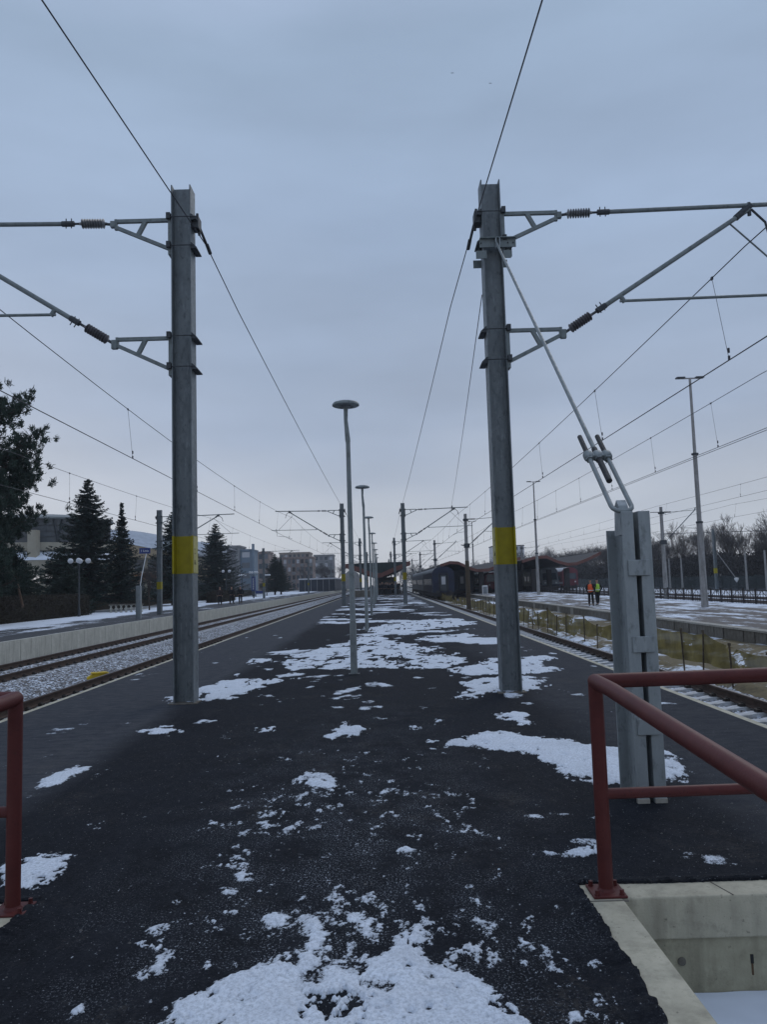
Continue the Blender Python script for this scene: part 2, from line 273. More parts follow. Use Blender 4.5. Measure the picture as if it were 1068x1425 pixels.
# ------------------------------------------------------------------ mesh helpers
class MB:
    def __init__(s): s.v = []; s.f = []; s.mi = []; s.mats = []
    def m_(s, m):
        if m not in s.mats: s.mats.append(m)
        return s.mats.index(m)
    def add(s, vs, fs, m=None):
        o = len(s.v); s.v.extend([tuple(p) for p in vs]); i = s.m_(m) if m else 0
        for f in fs: s.f.append(tuple(o + k for k in f)); s.mi.append(i)
        return s
    def box(s, a, b, m=None, bev=0.0):
        x0, y0, z0 = a; x1, y1, z1 = b
        s.add([(x0,y0,z0),(x1,y0,z0),(x1,y1,z0),(x0,y1,z0),(x0,y0,z1),(x1,y0,z1),(x1,y1,z1),(x0,y1,z1)],
              [(0,3,2,1),(4,5,6,7),(0,1,5,4),(1,2,6,5),(2,3,7,6),(3,0,4,7)], m); return s
    def bar(s, p, q, w, h, m=None, up=(0, 0, 1)):
        p, q = Vector(p), Vector(q); d = (q - p).normalized(); u = Vector(up)
        if abs(d.dot(u)) > 0.99: u = Vector((0, 1, 0))
        sd = d.cross(u).normalized(); u = sd.cross(d).normalized()
        vs = []
        for c in (p, q):
            for i, j in ((-1,-1),(1,-1),(1,1),(-1,1)): vs.append(c + sd * (i * w / 2) + u * (j * h / 2))
        s.add(vs, [(0,3,2,1),(4,5,6,7),(0,1,5,4),(1,2,6,5),(2,3,7,6),(3,0,4,7)], m); return s
    def tube(s, pts, r, m=None, n=8, cap=True):
        pts = [Vector(p) for p in pts]; k = len(pts)
        rr = r if isinstance(r, (list, tuple)) else [r] * k
        rings = []; prev = None
        for i in range(k):
            d = (pts[min(i + 1, k - 1)] - pts[max(i - 1, 0)]).normalized()
            if prev is None:
                a = Vector((0, 0, 1)) if abs(d.z) < 0.9 else Vector((1, 0, 0))
                x = d.cross(a).normalized()
            else:
                x = (prev - d * prev.dot(d)).normalized()
            prev = x; y = d.cross(x)
            rings.append([pts[i] + x * (rr[i] * math.cos(2 * math.pi * j / n)) + y * (rr[i] * math.sin(2 * math.pi * j / n)) for j in range(n)])
        vs = [p for g in rings for p in g]; fs = []
        for i in range(k - 1):
            for j in range(n):
                a = i * n + j; b = i * n + (j + 1) % n; fs.append((a, b, b + n, a + n))
        if cap: fs.append(tuple(range(n - 1, -1, -1))); fs.append(tuple((k - 1) * n + j for j in range(n)))
        s.add(vs, fs, m); return s
    def lathe(s, prof, m=None, n=20, c=(0, 0, 0), axis='z'):
        vs = []
        for r, z in prof:
            for j in range(n):
                a = 2 * math.pi * j / n; p = (r * math.cos(a), r * math.sin(a), z)
                if axis == 'x': p = (p[2], p[0], p[1])
                if axis == 'y': p = (p[0], p[2], p[1])
                vs.append((c[0] + p[0], c[1] + p[1], c[2] + p[2]))
        fs = [(i * n + j, i * n + (j + 1) % n, (i + 1) * n + (j + 1) % n, (i + 1) * n + j) for i in range(len(prof) - 1) for j in range(n)]
        s.add(vs, fs, m); return s
    def prism(s, poly, y0, y1, m=None, axis='y'):
        k = len(poly)
        def P(a, b, t): return (a, t, b) if axis == 'y' else ((t, a, b) if axis == 'x' else (a, b, t))
        vs = [P(a, b, y0) for a, b in poly] + [P(a, b, y1) for a, b in poly]
        fs = [tuple(range(k)), tuple(range(2 * k - 1, k - 1, -1))] + [(i, i + k, (i + 1) % k + k, (i + 1) % k) for i in range(k)]
        s.add(vs, fs, m); return s
    def mesh(s, name, m=None):
        me = bpy.data.meshes.new(name); me.from_pydata(s.v, [], s.f)
        for x in (s.mats or [m]): me.materials.append(x)
        if len(s.mats) > 1: me.polygons.foreach_set('material_index', s.mi)
        me.update(); return me
    def build(s, name, m=None, parent=None, smooth=False, fix=True, **k):
        me = s.mesh(name, m)
        if fix and len(s.f) < 60000:
            import bmesh
            bm = bmesh.new(); bm.from_mesh(me); bmesh.ops.recalc_face_normals(bm, faces=bm.faces); bm.to_mesh(me); bm.free()
        if smooth: shade(me)
        o = bpy.data.objects.new(name, me); COL.objects.link(o)
        if parent: o.parent = parent
        return o
def shade(me, ang=40):
    me.polygons.foreach_set('use_smooth', [True] * len(me.polygons))
    try: me.set_sharp_from_angle(angle=R(ang))
    except Exception: pass
def bevel(o, w=0.004, seg=2):
    md = o.modifiers.new('bevel', 'BEVEL'); md.width = w; md.segments = seg; md.limit_method = 'ANGLE'; md.angle_limit = R(40); return o
def tag(o, label=None, cat=None, group=None, kind=None):
    if label: o['label'] = label
    if cat: o['category'] = cat
    if group: o['group'] = group
    if kind: o['kind'] = kind
    return o
def thing(name, loc, label=None, cat=None, group=None, rz=0):
    o = bpy.data.objects.new(name, None); COL.objects.link(o); o.location = loc; o.rotation_euler = (0, 0, rz); o.empty_display_size = 0.2
    return tag(o, label, cat, group)
def kids(o): return [c for c in list(COL.objects) if c.parent == o]
CH = {}
def copy_tree(src, loc, label=None, rz=None, scale=None, group=None):
    if src.name not in CH: CH[src.name] = [(c, kids(c)) for c in kids(src)]
    r = src.copy(); COL.objects.link(r); r.location = loc
    if rz is not None: r.rotation_euler = (0, 0, rz)
    if scale is not None: r.scale = (scale,) * 3 if not isinstance(scale, tuple) else scale
    if label: r['label'] = label
    if group: r['group'] = group
    for c, gs in CH[src.name]:
        d = c.copy(); COL.objects.link(d); d.parent = r
        for g in gs: e = g.copy(); COL.objects.link(e); e.parent = d
    return r
def struct(o): o['kind'] = 'structure'; return o

# numpy value noise
_rng = np.random.RandomState(7); _TAB = _rng.rand(256, 256)
def vnoise(x, y, seed=0):
    x = np.asarray(x, float) + seed * 17.31; y = np.asarray(y, float) + seed * 9.77
    xi = np.floor(x).astype(int); yi = np.floor(y).astype(int); fx = x - xi; fy = y - yi
    fx = fx * fx * (3 - 2 * fx); fy = fy * fy * (3 - 2 * fy)
    a = _TAB[xi % 256, yi % 256]; b = _TAB[(xi + 1) % 256, yi % 256]; c = _TAB[xi % 256, (yi + 1) % 256]; d = _TAB[(xi + 1) % 256, (yi + 1) % 256]
    return (a * (1 - fx) + b * fx) * (1 - fy) + (c * (1 - fx) + d * fx) * fy
def fbm(x, y, o=4, seed=0, g=0.5):
    s = 0; a = 1; t = 0
    for i in range(o):
        c_, s_ = math.cos(.6 + 1.1 * i), math.sin(.6 + 1.1 * i); k_ = 2.03 ** i
        s = s + a * vnoise((x * c_ - y * s_) * k_ + 31.7 * i + 50, (x * s_ + y * c_) * k_ + 11.3 * i + 70, seed + i); t += a; a *= g
    return s / t

# ------------------------------------------------------------------ ground, platforms, ballast
PL, PR = -4.85, 3.90          # platform edges
WX0, WX1, WY = 0.95, 3.05, 4.22    # right stair well (outer), mirrored on the left about x=-0.45
LX1, LX0 = -1.85, -3.95
def quads(name, rects, z, m, kind='structure'):
    b = MB()
    for x0, x1, y0, y1 in rects: b.add([(x0,y0,z),(x1,y0,z),(x1,y1,z),(x0,y1,z)], [(0,1,2,3)])
    o = b.build(name, m, fix=False); o['kind'] = kind; return o
b = MB()
gx = [-3000, -400, -60, -20.9, -12.9, -12.0, -4.6, 3.6, 7.2, 9, 13, 21, 26, 60, 400, 3000]
quads('ground', [(-690, 690, -55, 690)], -3.2, M_GROUND)
g_left = quads('garden_ground', [(-690, -20.6, -40, 690)], -0.02, M_GROUND)
g_right = quads('yard_ground', [(22.3, 690, -40, 690)], -0.85, M_GROUND)
lp = MB(); lp.box((-20.6, -40, -0.9), (-12.9, 420, 0.0), M_LPLAT); struct(lp.build('left_platform'))
# retaining wall of the left platform: precast panels with joints
wall = thing('platform_wall', (-12.85, 0, 0), 'long pale concrete retaining wall along the left platform edge', 'wall')
pm = MB().box((-0.05, 0, -1.0), (0.1, 2.47, 0.02)).mesh('wall_panel', M_WALL)
for i in range(60):
    o = bpy.data.objects.new('wall_panel', pm); COL.objects.link(o); o.parent = wall; o.location = (random.Random(i).uniform(-.006, .006), 5 + i * 2.5, random.Random(i+9).uniform(-.006, .0))
MB().box((-0.06, 155, -1.0), (0.09, 420, 0.01)).build('far_panel', M_WALL, wall)
# main platform body
b = MB()
for x0, x1, y0, y1 in ((PL, PR, WY, 420), (PL, LX0, -8, WY), (LX1, WX0, -8, WY), (WX1, PR, -8, WY)):
    b.add([(x0,y0,0),(x1,y0,0),(x1,y1,0),(x0,y1,0)], [(0,1,2,3)], M_ASPH)
plat = struct(b.build('platform', fix=False))
b = MB()
for s, x in ((-1, PL), (1, PR)):
    b.box((min(x, x + s * 0.10), -8, -1.2), (max(x, x + s * 0.10), 420, -0.006))
b.build('edge_coping', M_CONC, plat)
# far right platform with block edge wall
rp = MB(); rp.box((12.2, -20, -1.3), (22.3, 420, -0.3), M_RPLAT); struct(rp.build('right_platform'))
bw = thing('block_wall', (12.1, 0, 0), 'low weathered concrete block wall edging the snowy right platform', 'wall')
rnd = random.Random(3)
bms = [MB().box((0, 0, -0.80), (0.09, 0.74, -0.33)).mesh('wall_block', mm) for mm in (M_BLOCK, M_BLOCK2)]
for i in range(98):
    o = bpy.data.objects.new('wall_block', bms[1 if rnd.random() < .14 else 0]); COL.objects.link(o); o.parent = bw; o.location = (rnd.uniform(-.03, .0), 17 + i * 0.78, rnd.uniform(-.03, .0))
MB().box((0.0, 94, -0.80), (0.09, 420, -0.34)).build('far_blocks', M_BLOCK, bw)
MB().box((-0.06, 5, -0.335), (0.35, 420, -0.27)).build('wall_coping', M_BLOCK2, bw)

def graded(x0, x1, y0, y1, dxf, hf, name, m, zf, sm=False):
    ys = [y0]
    while ys[-1] < y1: ys.append(ys[-1] + hf(ys[-1]))
    V = []; F = []; row = []
    for y in ys:
        n = max(4, int((x1 - x0) / dxf(y))); xs = np.linspace(x0, x1, n); row.append((len(V), n)); z = zf(xs, np.full(n, y))
        V.extend(zip(xs, [y] * n, z))
    for (a, n), (c, k) in zip(row, row[1:]):
        i = j = 0
        while i < n - 1 or j < k - 1:
            if j >= k - 1 or (i < n - 1 and (i + 1) * (k - 1) <= (j + 1) * (n - 1)): F.append((a + i, a + i + 1, c + j)); i += 1
            else: F.append((a + i, c + j + 1, c + j)); j += 1
    me = bpy.data.meshes.new(name); me.from_pydata(V, [], F); me.materials.append(m); me.update()
    if sm: me.polygons.foreach_set('use_smooth', [True] * len(me.polygons))
    o = bpy.data.objects.new(name, me); COL.objects.link(o); return o
def zball(x, y):
    z = -0.74 + 0.05 * (vnoise(x * 14, y * 14) - .5) + 0.04 * (vnoise(x * 26, y * 26, 3) - .5)
    z += 0.05 * np.exp(-((x + 8.8) / 0.7) ** 2) - .05 * ((x > 4) & (x < 6.75)) * (1 + .6 * (vnoise(x * 2, y * 2, 6) - .6))
    return z
o = graded(-12.8, PL - 0.1, 8, 420, lambda y: max(.045, y * .0035), lambda y: max(.05, y * y * .0009), 'left_ballast', M_BALL, zball); struct(o)
o = graded(PR + 0.1, 7.35, 6, 420, lambda y: max(.045, y * .0035), lambda y: max(.05, y * y * .0009), 'right_ballast', M_BALLS, lambda x, y: np.where(x > 7.0, -0.74 - (x - 7.0) * .9, zball(x, y))); struct(o)
def ztr(x, y):
    w = fbm(x * .8, y * .4, 4, 5)
    z = -0.98 + 0.12 * (w - .5)
    z += 0.26 * np.clip((x - 10.4 - 0.5 * (w - .5)) / 1.2, 0, 1)
    return z + 0.05 * (vnoise(x * 5, y * 5, 8) - .5)
o = graded(7.3, 12.15, 6, 420, lambda y: max(.08, y * .005), lambda y: max(.1, y * y * .0015), 'trench', M_TRENCH, ztr, True); struct(o)

# ------------------------------------------------------------------ tracks
def rail_mesh(b, x, y0, y1, z):
    P = [(-.075, 0), (.075, 0), (.075, .012), (.012, .03), (.009, .12), (.036, .135), (.036, .168), (.028, .172), (-.028, .172), (-.036, .168), (-.036, .135), (-.009, .12), (-.012, .03), (-.075, .012)]
    k = len(P); vs = []
    for y in (y0, y1): vs += [(x + a, y, z + c) for a, c in P]
    for i in range(k):
        b.add([vs[i], vs[(i + 1) % k], vs[k + (i + 1) % k], vs[k + i]], [(0, 1, 2, 3)], M_RAILT if i == 7 else M_RAILS)
    b.add(vs[:k], [tuple(range(k))], M_RAILS); b.add(vs[k:], [tuple(range(k))], M_RAILS)
def track(cx, y0, y1, label, ys0):
    t = thing('railway_track', (cx, 0, 0), label, 'railway track', 'tracks beside the platform')
    for s in (-.754, .754):
        b = MB(); rail_mesh(b, s, y0, y1, -0.722); b.build('rail', None, t, fix=True)
    sb = MB(); P = [(-1.3, -.9), (1.3, -.9), (1.3, -.735), (.95, -.725), (.55, -.725), (.4, -.75), (-.4, -.75), (-.55, -.725), (-.95, -.725), (-1.3, -.735)]
    sb.prism(P, -.13, .13); sm = sb.mesh('sleeper', M_SLEEP)
    cms = []
    for s in (-.754, .754):
        for d in (-.13, .13):
            cb = MB(); cms.append(cb); cb.box((s + d - .045, -.06, -.728), (s + d + .045, .06, -.675)); cb.tube([(s + d * .6, -.05, -.68), (s + d * .95, -.03, -.655), (s + d * .95, .03, -.655), (s + d * .6, .05, -.68)], .012, n=5)
    cms = [c.mesh('rail_clip', M_CLIP) for c in cms]
    far = MB(); k = 0; y = ys0
    while y < y1 - 1:
        if k < 100:
            o = bpy.data.objects.new('sleeper', sm); COL.objects.link(o); o.parent = t; o.location = (0, y, 0)
            for cm in (cms if k < 45 else []): c = bpy.data.objects.new('rail_clip', cm); COL.objects.link(c); c.parent = o
        elif y < 160: far.box((-1.3, y - .13, -.9), (1.3, y + .13, -.728))
        y += .6; k += 1
    f = far.build('sleeper', M_SLEEP, t); f['kind'] = 'stuff'
    return t
track(-6.54, -8, 420, 'nearer left track, its one visible rail running just beyond the platform edge', 8.0)
track(-11.05, -8, 420, 'farther left track whose two rails run along the pale concrete wall', 12.0)
track(5.58, -8, 420, 'right hand track running beside the dark asphalt platform edge', 6.0)
# yellow track box between the rails
b = MB(); b.prism([(-.30, 0), (.30, 0), (.31, .09), (.24, .17), (-.16, .15), (-.31, .06)], -.11, .11, M_BOXY)
o = b.build('track_box'); o.location = (-7.72, 21.2, -.74); o.rotation_euler = (0, 0, R(25)); bevel(o, .015)
MB().box((-.2, -.14, .155), (.2, .14, .185)).build('lid', M_BOXY, o)
tag(o, 'small yellow box lying on the ballast beside the near left rail', 'track box')

# ------------------------------------------------------------------ stair wells with concrete copings
def well(x0, x1, s, name):
    """x0..x1 outer opening; far end at y=WY; built as solid coping beams, walls below and a snow covered landing"""
    t = thing(name, ((x0 + x1) / 2, WY, 0), 'pale concrete stair well rim on the %s with snow on the landing below' % ('right' if s > 0 else 'left'), 'stair well')
    cx, cy = t.location.x, t.location.y
    w = .20
    b = MB()
    def bx(a0, b0, c0, a1, b1, c1, m): b.box((a0 - cx, b0 - cy, c0), (a1 - cx, b1 - cy, c1), m)
    bx(x0 + w, WY - w, -.20, x1 - w, WY, .004, M_CONC)
    bx(x0, -8, -.20, x0 + w - .0, WY, .004, M_CONC); bx(x1 - w, -8, -.20, x1, WY, .004, M_CONC)
    c = b.build('coping', None, t); bevel(c, .008, 2)
    b = MB()
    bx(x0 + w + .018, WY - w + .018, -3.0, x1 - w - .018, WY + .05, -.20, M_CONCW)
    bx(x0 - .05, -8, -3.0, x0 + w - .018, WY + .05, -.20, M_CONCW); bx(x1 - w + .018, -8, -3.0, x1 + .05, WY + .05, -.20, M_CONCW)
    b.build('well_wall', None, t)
    # landing and steps going down towards the camera
    b = MB(); bx(x0 + .19, 2.5, -.62, x1 - .19, WY - .19, -.50, M_CONC)
    for i in range(12): bx(x0 + .19, 2.5 - .3 * (i + 1), -.62 - .17 * (i + 1), x1 - .19, 2.5 - .3 * i, -.50 - .17 * (i + 1), M_CONC)
    b.build('steps', None, t)
    V = []; F = []; nx, ny = 60, 40
    for j in range(ny + 1):
        for i in range(nx + 1):
            X = x0 + .185 + (x1 - x0 - .37) * i / nx; Y = 2.4 + (WY - .185 - 2.4) * j / ny
            e = min(i, nx - i, 6) / 6 * .0 + float(fbm(X * 3, Y * 3, 3, 2)) * .03 + (.012 if j > ny - 3 else 0)
            V.append((X - cx, Y - cy, -.485 + e))
    for j in range(ny):
        for i in range(nx): a = j * (nx + 1) + i; F.append((a, a + 1, a + nx + 2, a + nx + 1))
    q = MB(); q.add(V, F, M_SNOWR); q.build('snow_cover', None, t, smooth=True, fix=False)
    # marks of the formwork: tie holes and board lines on the far wall
    yy = WY - w + .015 - cy
    for k, (dx, dz) in enumerate(((.83, -.30), (1.35, -.31))):
        if s < 0: dx = (x1 - x0) - dx
        q = MB(); q.box((x0 + dx - cx - .008, yy - .002, dz - .03), (x0 + dx - cx + .006, yy + .01, dz + .012), M_BLACK); q.box((x0 + dx - cx - .005, yy - .001, dz - .085), (x0 + dx - cx + .003, yy + .01, dz - .03), M_RUSTST); q.build('tie_hole', None, t)
    q = MB(); q.lathe([(.0, -.002), (.02, -.0022), (.022, .006)], M_BLOCK, 14, (x0 + (.48 if s > 0 else 1.6) - cx, yy, -.312), 'y')
    q.build('plug_mark', None, t)
    q = MB(); q.box((x0 + .01 - cx, WY - .232 - cy, .0), (x0 + w + .02 - cx, WY - .222 - cy, .0065), M_BLOCK)
    q.bar((x0 + .75 - cx, WY - .2 - cy, .0045), (x0 + .70 - cx, WY - cy, .0045), .005, .004, M_BLOCK); q.build('joint', None, t)
    return t
well(WX0, WX1, 1, 'stair_well'); well(LX0, LX1, -1, 'stair_well')
# ragged lip of asphalt laid against the copings
def ragged(pts_outer, seed, name='asphalt_lip', wid=.05):
    rnd = random.Random(seed); b = MB(); n = len(pts_outer) - 1
    for k in range(n):
        (x0, y0), (x1, y1) = pts_outer[k], pts_outer[k + 1]
        L = math.hypot(x1 - x0, y1 - y0); st = max(2, int(L / .012)); nx_, ny_ = (y1 - y0) / L, -(x1 - x0) / L
        V = []; F = []
        for i in range(st + 1):
            t = i / st; px_, py_ = x0 + (x1 - x0) * t, y0 + (y1 - y0) * t
            e = .012 + wid * (float(fbm(np.array([t * L * 7]), np.array([seed * 3.]), 4, seed)[0]) - .35) + .012 * float(vnoise(np.array([t * L * 70]), np.array([1.]), seed)[0])
            h = .010 + .022 * float(vnoise(np.array([t * L * 25]), np.array([9.]), seed)[0])
            for d, z in ((-.10, -.004), (-.05, h * .3), (e * .4, h), (e, h * .75), (e + .004, -.01)):
                V.append((px_ + nx_ * d, py_ + ny_ * d, z + .002 * rnd.random()))
        for i in range(st):
            for j in range(4): a = i * 5 + j; F.append((a, a + 1, a + 6, a + 5))
        b.add(V, F, M_ASPH)
    return b.build(name, None, plat, smooth=False)
ragged([(WX0, 4.19), (WX0, 2.0), (WX0, -2)][::-1], 4, wid=.045)
ragged([(WX0 + .01, WY), (WX1, WY)], 6, wid=.02)
ragged([(LX1, -2), (LX1, WY)][::-1], 8, wid=.012)
ragged([(LX0, WY), (LX1 - .01, WY)], 9, wid=.02)

# ------------------------------------------------------------------ red handrails
def handrail(x, s, label):
    t = thing('handrail', (x, 4.10, 0), label, 'handrail')
    r = .038
    # top rail: along the far end, and the sloping rail towards the camera, joined by a rounded corner
    b = MB(); b.tube([(0, 0, 1.06), (s * .35, .0, 1.062), (s * 1.86, 0, 1.075)], r, n=20); b.build('end_rail', M_RED, t, smooth=True)
    b = MB(); b.tube([(0, 0, 1.06), (s * .01, -.25, 1.05), (s * .05, -1.75, .95), (s * .10, -3.6, .80), (s * .13, -5.6, .55)], r, n=20); b.build('side_rail', M_RED, t, smooth=True)
    b = MB(); q = [(0, -r)] + [(r * math.cos(a), r * math.sin(a)) for a in [R(-80 + 16 * i) for i in range(11)]] + [(0, r)]
    b.lathe([(abs(p[0]), 1.06 + p[1]) for p in q], None, 20); b.build('corner', M_RED, t, smooth=True)
    b = MB(); b.tube([(0, 0, .01), (0, 0, 1.05)], r * .97, n=20); b.build('post', M_RED, t, smooth=True)
    b = MB(); b.tube([(0, 0, .49), (s * 1.86, 0, .50)], r * .72, n=18); b.build('mid_rail', M_RED, t, smooth=True)
    b = MB(); b.tube([(s * 1.86, 0, .01), (s * 1.86, 0, 1.07)], r * .97, n=20); b.build('post', M_RED, t, smooth=True)
    for dx in (0, s * 1.86):
        b = MB(); b.box((dx - .085, -.085, .004), (dx + .085, .085, .016)); p = bevel(b.build('base_plate', M_RED, t), .003)
        b = MB()
        for i in (-1, 1):
            for j in (-1, 1):
                b.lathe([(.0, .040), (.011, .040), (.011, .022), (.014, .022), (.014, .016)], M_RED, 6, (dx + i * .062, j * .062, 0))
        b.build('bolt', None, p, smooth=False)
    w = MB()
    w.lathe([(.036, .032), (.046, .016)], None, 20); w.build('weld', M_RED, t, smooth=True)
    return t
handrail(1.09, 1, 'dark red tubular handrail around the right stair well')
handrail(-1.925, -1, 'dark red tubular handrail post and rail at the left edge of the picture')

# ------------------------------------------------------------------ catenary masts
def hsec(b, h0, h1, wx=.145, wy=.15, tf=.017, tw=.011, m=None):
    P = [(-wx, -wy), (-wx + tf, -wy), (-wx + tf, -tw), (wx - tf, -tw), (wx - tf, -wy), (wx, -wy), (wx, wy), (wx - tf, wy), (wx - tf, tw), (-wx + tf, tw), (-wx + tf, wy), (-wx, wy)]
    k = len(P); vs = [(x, y, h0) for x, y in P] + [(x, y, h1) for x, y in P]
    fs = [(i, (i + 1) % k, (i + 1) % k + k, i + k) for i in range(k)]
    b.add(vs, fs, m)
    b.add([P_ + (h1,) for P_ in P], [(0, 1, 2, 9, 10, 11), (2, 3, 8, 9), (3, 4, 5, 6, 7, 8)], m)
def insulator(parent, p, q, m):
    b = MB(); p, q = Vector(p), Vector(q); L = (q - p).length; n = 9
    prof = [(0, 0), (.022, 0), (.022, .02)]
    for i in range(n):
        z = .03 + (L - .06) * i / n; dz = (L - .06) / n
        prof += [(.03, z), (.072, z + dz * .42), (.072, z + dz * .55), (.03, z + dz * .8)]
    prof += [(.022, L - .02), (.022, L), (0, L)]
    b.lathe(prof, None, 16)
    o = b.build('insulator', m, parent, smooth=True)
    o.location = p; o.rotation_mode = 'QUATERNION'; o.rotation_quaternion = (q - p).to_track_quat('Z', 'Y')
    return o
def bracket(t, s, z_top, z_low, tipx, name='bracket'):
    xm = .145; b = MB()
    b.bar((s * xm, -.05, z_top), (s * tipx, -.05, z_top), .055, .05, M_ARM)
    b.bar((s * (xm + .06), -.05, z_low), (s * (tipx - .02), -.05, z_top - .10), .055, .05, M_ARM)
    b.bar((s * (xm + .40), -.05, z_top), (s * (xm + .52), -.05, z_top - (z_top - z_low) * .45 - .03), .06, .055, M_ARM)
    b.box((min(s*(tipx-.02), s*(tipx+.02)), -.075, z_top - .13), (max(s*(tipx-.02), s*(tipx+.02)), -.025, z_top + .03), M_ARM)
    b.box((min(s*(xm-.0), s*(xm+.05)), -.13, z_low - .12), (max(s*(xm), s*(xm+.05)), .04, z_top + .05), M_ARM)
    b.build(name, None, t)
    for z in (z_top, z_low):    # clamp angle on the opposite flange and rods round the column
        b = MB(); b.add([(-s*.15,-.16,z+.05),(-s*.15,.16,z+.05),(-s*.15,.16,z-.05),(-s*.15,-.16,z-.05),(-s*.235,-.17,z-.03),(-s*.235,.17,z-.03),(-s*.235,.17,z-.045),(-s*.235,-.17,z-.045)],
              [(0,1,2,3),(4,7,6,5),(0,4,5,1),(1,5,6,2),(2,6,7,3),(3,7,4,0)], M_DKMET)
        b.tube([(-s*.2,-.165,z), (s*.2,-.165,z)], .008, M_DKMET, 6); b.tube([(-s*.2,.165,z), (s*.2,.165,z)], .008, M_DKMET, 6)
        b.box((min(s*.15,s*.21), -.19, z - .03), (max(s*.15,s*.21), -.13, z + .06), M_DKMET); b.build('clamp', None, t)
def mast(x, y, s, label, H=7.6, first=False, band=(1.82, 2.36)):
    t = thing('catenary_mast', (x, y, 0), label, 'catenary mast', 'catenary masts on the platform')
    b = MB(); hsec(b, -.02, H); bevel(b.build('column', M_GALV, t), .003, 1)
    b = MB(); b.box((-.20, -.20, -.01), (.20, .20, .012)); b.build('grout_foot', M_BLOCK, t)
    b = MB(); hsec(b, band[0], band[1], .148, .153, .023, .014)
    bd = b.build('yellow_band', M_YEL, t)
    q = MB(); fx = -s * .1495
    q.box((min(fx, fx - s * .002), -.13, band[0] + .01), (max(fx, fx - s * .002), .13, band[1] - .01), M_YELP)
    q.build('band_side', None, bd)
    q = MB(); 
    for k, (dy, z0, w_, h_) in enumerate(((-.05, .13, .012, .07), (-.02, .13, .07, .012), (.0, .13, .012, .07), (-.05, .18, .07, .012), (-.05, .28, .06, .01), (-.04, .33, .012, .05))):
        q.box((min(fx - s*.003, fx - s * .006), dy - .03, band[0] + z0), (max(fx - s*.003, fx - s * .006), dy - .03 + w_, band[0] + z0 + h_ * .6), M_BLACK)
    q.build('marking', None, bd)
    bracket(t, s, 7.10, 6.66, .99, 'upper_bracket'); bracket(t, s, 5.29, 4.83, .97, 'lower_bracket')
    b = MB(); b.tube([(s * .98, -.05, 7.03), (s * 1.06, -.05, 7.06), (s * 1.15, -.05, 7.07)], .022, M_DKMET, 8); b.box((min(s*1.0,s*1.07), -.085, 7.01), (max(s*1.0,s*1.07), -.015, 7.10), M_ARM); b.build('fork', None, t)
    insulator(t, (s * 1.13, -.05, 7.075), (s * 1.54, -.05, 7.085), M_INS)
    b = MB(); b.tube([(s * 1.52, -.05, 7.085), (s * 1.66, -.05, 7.087)], .018, M_DKMET, 8); b.tube([(s * 1.62, -.05, 7.087), (s * 1.80, -.05, 7.089)], .042, M_DKMET, 10)
    for d in (1.66, 1.74): b.tube([(s * d, -.05, 7.02), (s * d, -.05, 7.17)], .008, M_DKMET, 6)
    b.build('tube_clamp', None, t)
    b = MB(); b.tube([(s * 1.70, -.05, 7.088), (s * 4.95, -.05, 7.15)], .033, n=12); b.build('top_tube', M_ARM, t, smooth=True)
    # diagonal
    p0, p1 = Vector((s * .99, -.05, 5.21)), Vector((s * 3.92, -.05, 7.07)); d = (p1 - p0)
    dn = d.normalized()
    b = MB(); b.tube([p0, p0 + dn * .14], .022, M_DKMET, 8); b.box((min(s*.97,s*1.05), -.085, 5.15), (max(s*.97,s*1.05), -.015, 5.28), M_ARM); b.build('fork', None, t)
    insulator(t, p0 + dn * .12, p0 + dn * .55, M_INSB)
    b = MB(); b.tube([p0 + dn * .54, p0 + dn * .68], .02, M_DKMET, 8); b.tube([p0 + dn * .64, p0 + dn * .80], .045, M_DKMET, 10)
    for k in (.68, .75):
        c = p0 + dn * k; nn = Vector((-dn.z, 0, dn.x)); b.tube([c - nn * .06, c + nn * .09], .008, M_DKMET, 6)
    b.build('tube_clamp', None, t)
    b = MB(); b.tube([p0 + dn * .70, p1], .036, n=12); b.build('diagonal_tube', M_ARM, t, smooth=True)
    b = MB(); b.tube([p1 - dn * .25, p1 + Vector((s * .02, 0, .06))], .05, n=10); b.tube([p1 + Vector((0, 0, -.1)), p1 + Vector((0, 0, .1))], .03, n=8); b.tube([(s * 3.95, -.05, 7.07), (s * 4.15, -.05, 6.86), (s * 4.2, -.05, 6.62)], .018, n=8); b.build('messenger_hook', M_DKMET, t)
    # registration tube, its strut and the light steady arm
    q0 = p0 + d * .305
    b = MB(); b.tube([q0 + Vector((0, 0, -.08)), (s * 5.25, -.05, 5.60 + .14)], .022, n=10); b.tube([q0 + Vector((0,0,.02)), q0 + Vector((s * .07, 0, -.1))], .035, n=8); b.build('registration_tube', M_ARM, t, smooth=True)
    b = MB(); b.tube([(s * 3.6, -.05, 6.86), (s * 4.72, -.05, 5.75)], .013, n=6); b.build('strut', M_ARM, t)
    b = MB(); b.tube([(s * 4.85, -.05, 5.73), (s * 4.85, -.05, 5.30), (s * 4.6, -.05, 5.28), (s * 4.1, -.05, 5.22), (s * 3.72, -.05, 5.06)], .014, n=6); b.build('steady_arm', M_ARM, t, smooth=True)
    # earth wire clamp near the top on the face away from the arm
    b = MB(); b.box((min(-s*.15,-s*.25), -.10, 6.96), (max(-s*.15,-s*.25), .10, 7.14), M_DKMET); b.tube([(-s*.2, -.06, 7.1), (-s*.24, .1, 7.0), (-s*.27, .42, 6.88)], .022, M_DKMET, 8)
    b.tube([(-s*.27, .38, 6.90), (-s*.28, .56, 6.84)], .03, M_DKMET, 8)
    b.tube([(-s*.2, .05, 7.24), (-s*.23, .05, 6.9)], .02, M_DKMET, 8); b.build('wire_clamp', None, t)
    return t
mL = mast(-2.845, 11.22, -1, 'near left galvanised catenary mast with yellow band standing in snow')
